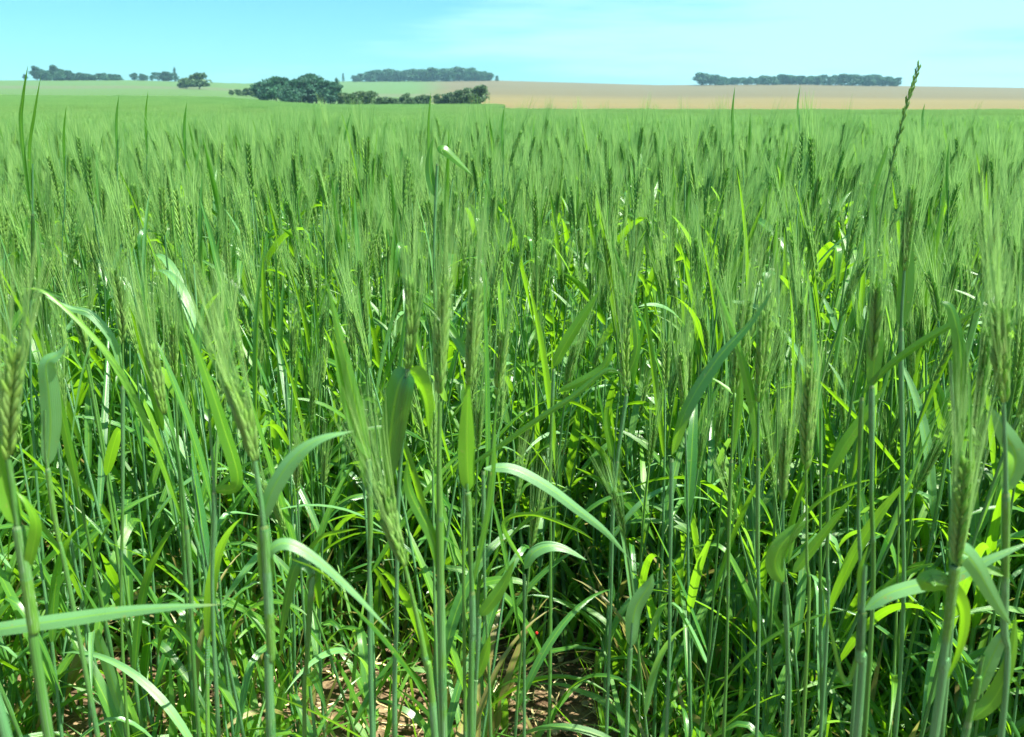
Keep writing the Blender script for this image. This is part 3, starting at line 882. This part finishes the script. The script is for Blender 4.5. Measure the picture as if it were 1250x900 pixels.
hero('stalk with the broad dark drooping leaf left of the centre ear', [(482, 900), (484, 760), (486, 620), (492, 520), (498, 450)], 0.60,
     [dict(p=[(498, 452), (488, 470), (480, 510), (474, 570), (470, 610)], w=52, roll=30, rnd=-0.3, prof=belly),
      dict(p=[(500, 450), (512, 462), (522, 490), (524, 530)], w=34, roll=-45, rnd=-0.2)],
     [(498, 450), (502, 400), (500, 345)], 0.08, 0.0022, 0.5, escale=1.1)
hero('leaning stalk with a low bearded ear near the bottom centre', [(531, 900), (520, 810), (506, 740), (494, 690)], 0.50, [dict(p=[(524, 850), (470, 780), (425, 735), (395, 700), (350, 680)], w=22, roll=60, rnd=0.15)],
     [(494, 690), (480, 650), (470, 600)], 0.10, 0.0026, 0.55, escale=1.1)
hero('stalk with a tall bright upright leaf in the centre', [(575, 860), (577, 760), (573, 640), (570, 590)], 0.58,
     [dict(p=[(572, 600), (570, 560), (570, 510), (572, 455)], w=28, roll=10, rnd=0.95),
      dict(p=[(577, 720), (600, 600), (605, 500)], w=12, roll=40, rnd=0.9)],
     [(573, 470), (577, 420), (582, 350)], 0.09, 0.0026, 0.6)
hero('stalk with a short bright leaf raised to the right near the bottom centre', [(578, 900), (582, 820), (585, 750)], 0.62,
     [dict(p=[(586, 752), (600, 735), (615, 712), (628, 684)], w=21, roll=10, rnd=0.98),
      dict(p=[(582, 830), (592, 800), (598, 775)], w=18, roll=15, rnd=0.95)], None, rad=0.0022, rnd=0.6)
hero('straight stalk with a long thin leaf slanting up to the right in the centre', [(566, 700), (566, 640), (568, 575)], 0.68,
     [dict(p=[(568, 572), (610, 545), (660, 510), (700, 484), (735, 455), (750, 452), (764, 464)], w=10, roll=35, roll2=10, rnd=0.62)], None, rad=0.0018)
hero('stalk with a broad ribbed leaf falling to the right of centre', [(598, 860), (592, 720), (590, 575)], 0.66,
     [dict(p=[(590, 572), (625, 572), (665, 592), (705, 622), (740, 650), (768, 682)], w=18, roll=30, roll2=10, rnd=2.15)], None, rad=0.0018)
hero('stalk with a small hooked pale leaf right of centre', [(640, 860), (640, 760), (640, 700)], 0.70,
     [dict(p=[(640, 695), (650, 676), (668, 667), (690, 670), (716, 684)], w=20, roll=25, rnd=2.5),
      dict(p=[(640, 690), (615, 640), (650, 628), (700, 645), (726, 660)], w=9, roll=40, rnd=0.66)], None, rad=0.0018)
hero('stalk with an upright pale leaf folded over at its tip right of centre', [(765, 900), (768, 820), (772, 760)], 0.64,
     [dict(p=[(770, 790), (775, 745), (792, 715), (797, 700)], w=25, roll=5, rnd=2.6, prof=belly)], None, rad=0.0022)
hero('thick bluish stalk cut off above its top leaf, right of centre', [(1046, 900), (1050, 800), (1053, 740), (1056, 690)], 0.48,
     [dict(p=[(1056, 745), (1085, 725), (1130, 712), (1160, 706), (1210, 682), (1262, 660)], w=26, roll=30, roll2=15, rnd=2.5),
      dict(p=[(1053, 745), (1050, 700), (1060, 665)], w=10, roll=20, rnd=0.9),
      dict(p=[(1050, 790), (1030, 830), (1000, 700)], w=8, roll=20, rnd=0.9)], None, rad=0.0029, rnd=0.72)
hero('stalk at the right with a bearded ear and a wide leaf bent down beneath it', [(1140, 900), (1150, 820), (1160, 740), (1166, 690)], 0.45,
     [dict(p=[(1163, 710), (1140, 704), (1130, 712), (1158, 716), (1176, 745), (1172, 790), (1150, 842)], w=30, roll=20, roll2=30, rnd=0.72, prof=belly),
      dict(p=[(1167, 690), (1172, 672), (1190, 690), (1215, 735), (1235, 765)], w=32, roll=10, rnd=2.8)],
     [(1167, 690), (1172, 640), (1180, 560)], 0.09, 0.0032, 0.62, escale=1.05)
hero('right-hand stalk with a pale spear-shaped leaf near the lower right corner', [(1178, 900), (1190, 850), (1200, 800)], 0.5,
     [dict(p=[(1192, 850), (1205, 815), (1222, 780), (1232, 772)], w=26, roll=10, rnd=2.8),
      dict(p=[(1185, 880), (1215, 850), (1235, 800), (1240, 750)], w=30, roll=25, rnd=0.95)], None, rad=0.0028)
hero('stalk at the right edge with an ear lost in haze of awns', [(1222, 900), (1226, 760), (1228, 600), (1225, 490)], 0.5,
     [dict(p=[(1227, 600), (1240, 560), (1222, 520), (1210, 498)], w=30, roll=5, rnd=2.7, prof=belly),
      dict(p=[(1228, 700), (1200, 690), (1175, 672)], w=20, roll=40, rnd=0.95)],
     [(1225, 490), (1222, 440), (1220, 380)], 0.12, 0.0026, 0.45, escale=1.05)
hero('dusky stalk with a sheathed spike right of centre', [(1062, 800), (1064, 600), (1064, 470)], 0.62,
     [dict(p=[(1064, 470), (1068, 430), (1068, 380), (1072, 330)], w=22, roll=15, rnd=0.1, prof=belly)],
     [(1064, 440), (1068, 400), (1070, 350)], 0.09, 0.0024, 0.1)
hero('dark stalk with a tall upright sheathed spike, upper right', [(1100, 800), (1102, 600), (1100, 420), (1104, 330)], 0.75,
     [dict(p=[(1100, 400), (1106, 350), (1108, 290), (1114, 225)], w=22, roll=25, rnd=0.05, prof=belly)],
     [(1104, 330), (1108, 280), (1114, 230)], 0.07, 0.0024, 0.1)
hero('stalk with a long dark leaf slanting up to the right', [(1046, 800), (1048, 620), (1052, 485)], 0.62,
     [dict(p=[(1052, 482), (1085, 448), (1130, 415), (1170, 392), (1204, 372)], w=15, roll=45, rnd=0.15)], None, rad=0.002, rnd=0.2)
hero('stalk with a leaf folded down like a hook, right side', [(1158, 800), (1162, 650), (1166, 560), (1160, 440)], 0.58,
     [dict(p=[(1166, 620), (1172, 500), (1172, 430), (1162, 380), (1148, 368)], w=24, roll=55, roll2=20, rnd=0.1)],
     [(1190, 520), (1200, 460), (1206, 400)], 0.10, 0.0024, 0.3)
hero('stalk with a short bright blade pointing up right', [(1008, 800), (1010, 680), (1012, 580)], 0.68,
     [dict(p=[(1012, 578), (1030, 545), (1055, 508), (1080, 472)], w=19, roll=10, rnd=0.97)], None, rad=0.002)
hero('stalk with two bright broad blades spread in a V, lower right', [(962, 900), (962, 800), (958, 710)], 0.64,
     [dict(p=[(955, 712), (946, 690), (952, 668), (970, 648), (990, 634)], w=30, roll=15, rnd=0.97),
      dict(p=[(968, 700), (990, 672), (1015, 640), (1042, 607)], w=18, roll=15, rnd=0.97),
      dict(p=[(962, 690), (975, 640), (1010, 605), (1045, 590), (1078, 584)], w=12, roll=45, rnd=0.9)], None, rad=0.0022)
hero('slim stalk under a thin upright bearded ear, right of centre', [(960, 860), (957, 740), (956, 612)], 0.66, [], [(956, 610), (957, 570), (962, 520)], 0.08, 0.0018, 0.75, escale=0.95)
hero('slim stalk with a yellowish-edged ear just right of the thin upright one', [(985, 800), (985, 680), (984, 572)], 0.62, [], [(984, 572), (986, 520), (990, 450)], 0.08, 0.0018, 0.8, escale=1.05)
hero('stalk with a tan-tinged ear and bright leaf above the V-shaped blades', [(925, 860), (925, 640), (926, 492)], 0.70,
     [dict(p=[(926, 560), (920, 500), (900, 420), (868, 330)], w=16, roll=30, rnd=0.95)], [(926, 490), (930, 440), (936, 380)], 0.09, 0.002, 0.8)
hero('stalk with an ear leaning left beside a bright upward leaf, right of centre', [(885, 860), (890, 640), (896, 480)], 0.72,
     [dict(p=[(894, 560), (902, 500), (905, 460), (915, 425)], w=12, roll=25, rnd=0.9)], [(896, 480), (902, 430), (912, 370)], 0.12, 0.002, 0.6)
hero('stalk with a long dark blade slanting up right, right of centre', [(815, 860), (818, 700), (820, 560)], 0.66,
     [dict(p=[(820, 556), (838, 500), (875, 440), (915, 395), (945, 352)], w=24, roll=35, rnd=-0.2)], None, rad=0.002)
hero('slender stalk with an ear, left of the tilted-ear stalk', [(240, 860), (232, 700), (218, 560), (200, 505)], 0.62,
     [dict(p=[(225, 640), (180, 520), (130, 430), (60, 360), (25, 352)], w=14, roll=40, roll2=60, rnd=0.6)], [(200, 505), (193, 470), (186, 430)], 0.10, 0.002, 0.55)
hero('stalk with a bright arching leaf beside a small ear, upper left', [(150, 800), (150, 600), (150, 420)], 0.80,
     [dict(p=[(150, 470), (140, 420), (112, 385), (85, 376), (55, 362)], w=13, roll=30, rnd=2.5)], [(150, 420), (148, 380), (140, 330)], 0.12, 0.002, 0.6)
hero('stalk with a leaf falling right behind the tilted ear, left of centre', [(262, 800), (262, 620), (255, 500)], 0.60,
     [dict(p=[(258, 600), (290, 590), (272, 520), (245, 440), (225, 392)], w=24, roll=35, rnd=0.55)], None, rad=0.002)
hero('stalk with a bright diagonal blade left of the drooping dark leaf', [(452, 800), (452, 640), (450, 560)], 0.62,
     [dict(p=[(450, 600), (442, 530), (424, 450), (398, 340)], w=22, roll=25, rnd=0.6),
      dict(p=[(452, 560), (425, 500), (405, 400)], w=20, roll=30, rnd=0.92)], None, rad=0.0024)
hero('stalk with a bright blade pointing up right, centre of the crop', [(672, 700), (672, 560), (676, 450)], 0.85,
     [dict(p=[(676, 448), (690, 420), (712, 385), (732, 355)], w=17, roll=15, rnd=0.97),
      dict(p=[(680, 480), (735, 450), (750, 410)], w=14, roll=30, rnd=0.9)], None, rad=0.002)
hero('stalk with long blades crossing in front of an ear, right of centre', [(745, 760), (750, 600), (765, 480)], 0.80,
     [dict(p=[(762, 470), (778, 420), (765, 350), (745, 290)], w=12, roll=35, rnd=0.4),
      dict(p=[(748, 560), (742, 520), (744, 500), (752, 550)], w=13, roll=20, rnd=0.7)], [(765, 480), (762, 430), (768, 360)], 0.10, 0.002, 0.5)
# tips that stand above the rest of the crop
hero('tall stalk with two dark blade tips rising over the horizon at the far left', [(40, 520), (40, 300), (40, 200)], 1.05,
     [dict(p=[(38, 260), (26, 160), (28, 120), (34, 80)], w=5.5, roll=25, rnd=0.4), dict(p=[(42, 260), (36, 190), (42, 140), (50, 92)], w=5.5, roll=25, rnd=0.4)], None, rad=0.002, rnd=0.3)
for (x, y0, y1, d, lb) in ((525, 190, 112, 1.5, 'a lone dark tip rising above the crop left of centre'), (896, 165, 106, 1.9, 'a lone dark tip rising above the tan field right of centre'),
                           (976, 140, 104, 2.4, 'a thin dark tip standing before the brown hillside'), (80, 190, 128, 1.6, 'a thin tip, second from the far left pair of blade tips'),
                           (144, 170, 116, 1.5, 'a broad dark tip above the crop at the left'), (180, 160, 110, 1.9, 'a slanting dark tip above the crop left of the pale bush'),
                           (227, 170, 125, 1.8, 'an upright dark tip below the pale rounded bush'), (1128, 150, 126, 2.6, 'a short brown tip right of the ryegrass spike'),
                           (615, 170, 128, 2.0, 'a dark tip at the right end of the hedge'), (1158, 232, 170, 1.5, 'a dark upright tip at the upper right')):
    hero('stalk with ' + lb, [(x - 2, y0 + 260 / d), (x - 1, y0 + 60), (x, y0)], d,
         [dict(p=[(x, y0 + 30), (x - 2, (y0 + y1) / 2 + 8), (x + 1, y1)], w=4.2, roll=30, rnd=0.35)], None, rad=0.0015, rnd=0.3)
hero('stalk with a single yellow-green leaf pointing down right, upper middle', [(531, 420), (530, 300), (534, 200)], 1.15,
     [dict(p=[(535, 186), (541, 183), (557, 196), (577, 215)], w=13, roll=20, rnd=1.6),
      dict(p=[(532, 240), (526, 220), (524, 196), (528, 170)], w=13, roll=20, rnd=0.2)], None, rad=0.002, rnd=0.3)
hero('stalk with a yellowing upright leaf, upper right of centre', [(952, 460), (950, 380), (950, 320)], 1.05,
     [dict(p=[(950, 340), (947, 300), (950, 262)], w=9, roll=15, rnd=1.5)], None, rad=0.0018)

# the ryegrass spike over the crop at the right
def ryegrass():
    D = 0.92
    px = [(1052, 420), (1068, 320), (1078, 250), (1085, 215), (1096, 170), (1106, 130), (1114, 105), (1122, 80)]
    pts = [P(x, y, D) for x, y in px]
    base = pts[0] + np.array([-0.03, 0.02, 0]); base[2] = 0.0
    rt = empty('ryegrass', base); tag(rt, 'tall ryegrass spike rising above the horizon at the right of the crop', 'grass')
    q = catmull([np.zeros(3)] + [p - base for p in pts], 60)
    mb = MB(); tube(mb, q, np.linspace(0.0016, 0.0005, 60), 6, 0.5, 1); link_mesh('stem', mb.mesh('stem', PM), rt)
    sp = catmull([p - base for p in pts[3:]], 23)
    T = frames(sp)
    for i in range(22):
        mb = MB()
        sgn = 1 if i % 2 else -1
        t = T[i]; A = np.cross(t, [0, 1, 0]); A /= np.linalg.norm(A)
        d = t + A * sgn * 0.26 + np.array([0, 0.1 * hr.normal(), 0]); d /= np.linalg.norm(d)
        L = 0.0115 * (1 - 0.015 * i)
        for k in range(5):
            dd = d + A * sgn * (0.20 * (1 if k % 2 else -1)) + hr.normal(size=3) * 0.05; dd /= np.linalg.norm(dd)
            b = sp[i] + d * L * 0.17 * k
            tube(mb, b + dd * (np.array([0, .3, .7, 1]) * L * 0.55)[:, None], np.array([0.4, 1, .7, .05]) * 0.00062, 4, 0.55 + 0.1 * hr.normal(), 2)
        link_mesh('spikelet', mb.mesh('spikelet', PM), rt)
    mb = MB()
    c = catmull([P(1072, 300, D) - base, P(1066, 240, D) - base, P(1080, 190, D) - base, P(1084, 175, D) - base], 16)
    blade(mb, c, np.tile([1.0, 0.2, 0], (16, 1)), 0.007, 0.3, 3, 0.25, 0); link_mesh('leaf', mb.mesh('leaf', PM), rt)
ryegrass()

# ------------------------------------------------------------------ the other countable stalks, each told by its lean and by the singled-out stalk it stands next to
ANCHORS = [(20, 'the thick left edge stalk'), (60, 'the wide hanging left leaf'), (150, 'the long horizontal leaf'),
           (205, 'the slender eared left stalk'), (262, 'the leaf falling right'), (318, 'the big tilted ear'), (380, 'the short crossing leaves'),
           (440, 'the bright diagonal blade'), (492, 'the broad dark drooping leaf'), (537, 'the whitish centre stalk'), (573, 'the bright centre leaf'),
           (625, 'the long thin slanting leaf'), (680, 'the broad ribbed leaf'), (745, 'the crossing long blades'), (795, 'the folded pale leaf'),
           (890, 'the left-leaning ear'), (926, 'the tan-tinged ear'), (958, 'the thin upright ear'), (986, 'the yellow-edged slim ear'),
           (1014, 'the short bright blade'), (1052, 'the thick bluish stalk'), (1102, 'the dark sheathed spike'), (1168, 'the wide bent-down leaf'), (1226, 'the hazy right edge ear')]
made = {}
for (x, y) in indiv:
    k = int(ir.integers(len(PLANT_MESH)))
    rz = ir.uniform(0, 2 * PI); rx, ry = ir.normal() * 0.045, ir.normal() * 0.045; s_ = ir.uniform(0.80, 1.1)
    rt = empty('wheat_stalk', (x, y, float(terrain(x, y))), rz)
    rt.rotation_euler[0] = rx; rt.rotation_euler[1] = ry; rt.scale = (s_, s_, s_)
    st, lv, e, a = PLANT_MESH[k]
    top = Matrix.LocRotScale(Vector((x, y, 0)), rt.rotation_euler, Vector((s_,) * 3)) @ st.vertices[-1].co
    rel = np.array(top) - CAMP
    pxt = 625 + FPX * rel[0] / rel.dot(FW)
    lean = (top[0] - x) / top[2]
    lw = 'left-leaning' if lean < -0.04 else ('right-leaning' if lean > 0.04 else 'upright')
    hw = 'tall' if top[2] > 0.68 else ('short' if top[2] < 0.6 else 'medium')
    an = min(ANCHORS, key=lambda q: abs(q[0] - pxt))
    dw = 'just' if y < 0.95 else ('a little behind and' if y < 1.2 else 'well behind and')
    sw = ('centred on' if dw != 'just' else 'by') if abs(an[0] - pxt) < 7 else ('left of' if pxt < an[0] else 'right of')
    lb = f'{hw} {lw} ' + ('wheat stalk' if e else 'earless wheat stalk') + f' {dw} {sw} {an[1]}'
    tag(rt, lb, 'wheat stalk', STALKS)
    link_plant(rt, PLANT_MESH[k])

# ------------------------------------------------------------------ undergrowth and soil surface
def litter():
    r = np.random.default_rng(31)
    mb = MB(); n = 0
    while n < 7500:
        y = r.uniform(0.85, 2.3); x = r.uniform(-1, 1) * (y * TANH + 0.5)
        n += 1
        L = r.uniform(0.01, 0.06); a = r.uniform(0, 2 * PI); z0 = r.uniform(0.006, 0.02)
        p = np.array([x, y, z0]); d = np.array([math.cos(a), math.sin(a), r.normal() * 0.25]); d2 = d + r.normal(size=3) * 0.35
        q = np.array([p, p + d * L * .5, p + d * L * .5 + d2 * L * .5]); q[:, 2] = np.maximum(q[:, 2], 0.004)
        sd = np.cross(d, r.normal(size=3)); sd /= np.linalg.norm(sd); w = r.uniform(0.0005, 0.0022) * np.array([1, 1, .3])
        mb.grid(np.stack([q - sd * w[:, None], q + sd * w[:, None]], 1), False, r.random() ** 0.8)
    o = link_mesh('straw_litter', mb.mesh('straw_litter', [M_STRAW])); tag(o, 'broken dry straw and root bits strewn over the soil', 'litter', kind='stuff')
    mb = MB()
    for n in range(4200):
        y = r.uniform(0.85, 2.6); x = r.uniform(-1, 1) * (y * TANH + 0.4)
        s = r.uniform(0.002, 0.0075) * (1 if r.random() < 0.9 else 1.8)
        ph = np.linspace(0.15, PI - 0.15, 4); th = np.linspace(0, 2 * PI, 6, endpoint=False)
        V = np.stack([np.sin(ph)[:, None] * np.cos(th), np.sin(ph)[:, None] * np.sin(th), np.repeat(np.cos(ph)[:, None], 6, 1) * 0.7], -1)
        V = V * (1 + r.normal(size=(4, 6, 1)) * 0.22) * s * np.array([r.uniform(.8, 1.3), r.uniform(.8, 1.3), 1]) + np.array([x, y, s * 0.4])
        mb.grid(V[::-1], True, r.random())
    o = link_mesh('soil_crumbs', mb.mesh('soil_crumbs', [M_CLOD])); tag(o, 'pale dry crumbs and clods lying on the soil', 'soil', kind='stuff')
    # ground cover: thin grass seedlings and tillers between the rows
    mb = MB()
    for n in range(12000):
        y = 0.8 + 2.8 * r.random() ** 1.4; x = r.uniform(-1, 1) * (y * TANH + 0.5)
        if r.random() > (density(x, y) ** 1.4 if y < 1.5 else 1.0): continue
        for k in range(3):
            lp, sd = leaf_curve(r, np.array([x, y, 0.0]), r.uniform(0, 6.28), r.uniform(0.05, 0.30), R(r.uniform(3, 28)), R(r.uniform(5, 95)), 1.6, 7)
            blade(mb, lp, sd, r.uniform(0.005, 0.0135), 0.3, 2, r.choice([r.uniform(0.4, 1.3), r.uniform(0.5, 1.5), r.uniform(0.2, 1.0), 2.6, -1.2], p=[.32, .31, .18, .05, .14]), 0)
    o = link_mesh('undergrowth', mb.mesh('undergrowth', [M_LEAF])); tag(o, 'thin low grass and young tillers between the stalks', 'undergrowth', kind='stuff')
litter()

def weed_meshes(r):
    sm = MB(); lvs = []
    h = r.uniform(0.05, 0.10)
    q = catmull([(0, 0, 0), (0.004, 0.002, h * 0.5), (0.0, 0.004, h)], 8)
    tube(sm, q, np.linspace(0.0012, 0.0006, 8), 5, 0.5)
    for k in range(9):
        f = 0.2 + 0.8 * k / 8; b = along(q, f); a = k * 2.4 + r.normal() * 0.3
        lp, sd = leaf_curve(r, b, a, r.uniform(0.016, 0.032), R(r.uniform(45, 75)), R(r.uniform(10, 50)), 1.5, 7, wob=0)
        m = MB(); blade(m, lp, sd, r.uniform(0.008, 0.013), 0.2, 5, r.uniform(0.2, 1), 0, prof=lambda s: 0.06 + np.sin(PI * np.clip(s, 0, 1) ** 0.8) * 0.95 * np.clip(1 - s ** 6, 0, 1)); lvs.append(m.mesh('leaf', [M_WEED]))
    return sm.mesh('stem', [M_WEED]), lvs
wr = np.random.default_rng(9)
WM = [weed_meshes(wr) for i in range(4)]
weeds = [(178, 825, 'pale green weed with lobed leaves on open soil at the lower left'), (110, 870, 'small weed near the bottom left corner, among soil crumbs'),
         (240, 870, 'low weed beside straw bits between the two lower left stalks'), (205, 660, 'leafy weed in shade behind the lower left stalks'), (70, 655, 'small-leaved weed cluster beside the thick left stalk'),
         (120, 640, 'small-leaved weed just right of the left edge cluster'), (455, 880, 'weed on the sunlit soil at the bottom left of centre'), (700, 770, 'bright little weed above the dark hollow at the bottom centre'),
         (735, 745, 'small weed to the upper right of the dark hollow'), (1120, 860, 'small weed with round leaves beside the lower right stalks'), (905, 870, 'yellowish weed at the bottom right of centre'),
         (640, 860, 'weed at the bottom centre, left of the dark hollow'), (300, 800, 'weed in shade left of the tilted-ear stalk'), (860, 790, 'yellow-green weed between the stalks right of centre')]
for i, (px, py, lb) in enumerate(weeds):
    dep = PITCH + math.atan((py - 450) / FPX); D = ZC * 0.96 / math.tan(dep)
    g = P(px, py, D)
    rt = empty('weed', (g[0], g[1], 0.0), wr.uniform(0, 6.28)); s = wr.uniform(0.8, 1.3); rt.scale = (s, s, s)
    tag(rt, lb, 'weed')
    st, lv = WM[i % 4]; link_mesh('stem', st, rt)
    for m in lv: link_mesh('leaf', m, rt)

def beetle():
    c = P(655, 775, 1.16)
    m, N, L = newmat('beetle_red'); out = N.new('ShaderNodeOutputMaterial'); bs = N.new('ShaderNodeBsdfPrincipled')
    bs.inputs['Base Color'].default_value = (0.45, 0.02, 0.012, 1); bs.inputs['Roughness'].default_value = 0.3; L.new(bs.outputs[0], out.inputs[0])
    m2, N, L = newmat('beetle_black'); out = N.new('ShaderNodeOutputMaterial'); bs = N.new('ShaderNodeBsdfPrincipled')
    bs.inputs['Base Color'].default_value = (0.01, 0.01, 0.01, 1); bs.inputs['Roughness'].default_value = 0.3; L.new(bs.outputs[0], out.inputs[0])
    rt = empty('beetle', c); tag(rt, 'tiny red beetle low in the stalks just right of the bottom centre', 'beetle')
    mb = MB(); tube(mb, np.array([(0, 0, 0), (0, 0, .001), (0, 0, .003), (0, 0, .005), (0, 0, .0062)]), [0.0004, 0.002, 0.0027, 0.002, 0.0004], 10); link_mesh('wing_case', mb.mesh('wing_case', [m]), rt)
    mb = MB(); tube(mb, np.array([(0, 0, 0.0002), (0, 0, -.0008), (0, 0, -.0022), (0, 0, -.0028)]), [0.0015, 0.0018, 0.0012, 0.0002], 8)
    for k in range(6):
        s = -1 if k % 2 else 1
        tube(mb, np.array([(0, -0.001, .0005 + .0015 * (k // 2)), (s * .003, -.002, .0008 + .0015 * (k // 2)), (s * .0042, 0.001, .0015 * (k // 2))]), 0.0002, 4)
    link_mesh('body', mb.mesh('body', [m2]), rt)
    # the blade it sits on
    b = np.array([c[0] - 0.03, c[1] + 0.03, 0.0]); r2 = empty('wheat_tiller', b); tag(r2, 'low young tiller whose blade the red beetle sits on', 'tiller')
    q = catmull([np.zeros(3), np.array([0.01, -0.005, (c[2]) * 0.6]), c - b + np.array([0, 0.003, 0]), c - b + np.array([0.02, 0.0, 0.03])], 16)
    mb = MB(); blade(mb, q, np.tile([1.0, 0, 0], (16, 1)), 0.008, 0.2, 5, 0.6, 0); link_mesh('leaf', mb.mesh('leaf', PM), r2)
beetle()

# ------------------------------------------------------------------ haze over the far fields
def _unshare():
    """where several neighbours would read the same, say which in the row"""
    ordn = ['second', 'third', 'fourth', 'fifth', 'sixth', 'seventh', 'eighth', 'ninth', 'tenth', 'eleventh', 'twelfth', 'thirteenth', 'fourteenth', 'fifteenth', 'sixteenth']
    by = {}
    for o in COL.objects:
        if o.parent is None and o.get('label'): by.setdefault(o['label'], []).append(o)
    for lb, os_ in by.items():
        n = len(os_)
        if n < 2 or n > 18: continue
        stalk = os_[0]['category'] == 'wheat stalk'
        os_.sort(key=lambda o: (o.location.y if stalk else o.location.x / o.location.y))
        for i, o in enumerate(os_):
            if stalk: w = ('nearer' if n == 2 else 'nearest') if i == 0 else (('farther' if n == 2 else 'farthest') if i == n - 1 else ordn[i - 1] + ' nearest')
            else: w = 'leftmost' if i == 0 else ('rightmost' if i == n - 1 else ordn[i - 1])
            t = w + ' ' + lb
            o['label'] = t if len(t.split()) <= 16 else ' '.join(t.replace('a little behind and', 'behind').replace('well behind and', 'far behind').split()[:16])
_unshare()

def haze():
    x0, x1, y0, y1, z0, z1 = -1100, 1100, -20, 1250, -95, 42
    me = bpy.data.meshes.new('haze')
    v = [(x, y, z) for x in (x0, x1) for y in (y0, y1) for z in (z0, z1)]
    f = [(0, 1, 3, 2), (4, 6, 7, 5), (0, 4, 5, 1), (2, 3, 7, 6), (0, 2, 6, 4), (1, 5, 7, 3)]
    me.from_pydata(v, [], f)
    m, N, L = newmat('haze_air'); out = N.new('ShaderNodeOutputMaterial')
    pv = N.new('ShaderNodeVolumePrincipled'); pv.inputs['Color'].default_value = (0.45, 0.85, 1.0, 1)
    pv.inputs['Density'].default_value = 0.00020
    L.new(pv.outputs[0], out.inputs['Volume'])
    me.materials.append(m)
    o = link_mesh('haze', me); tag(o, 'thin bluish air over the fields', 'haze', kind='stuff')
import os
if not os.environ.get('NOHAZE'): haze()
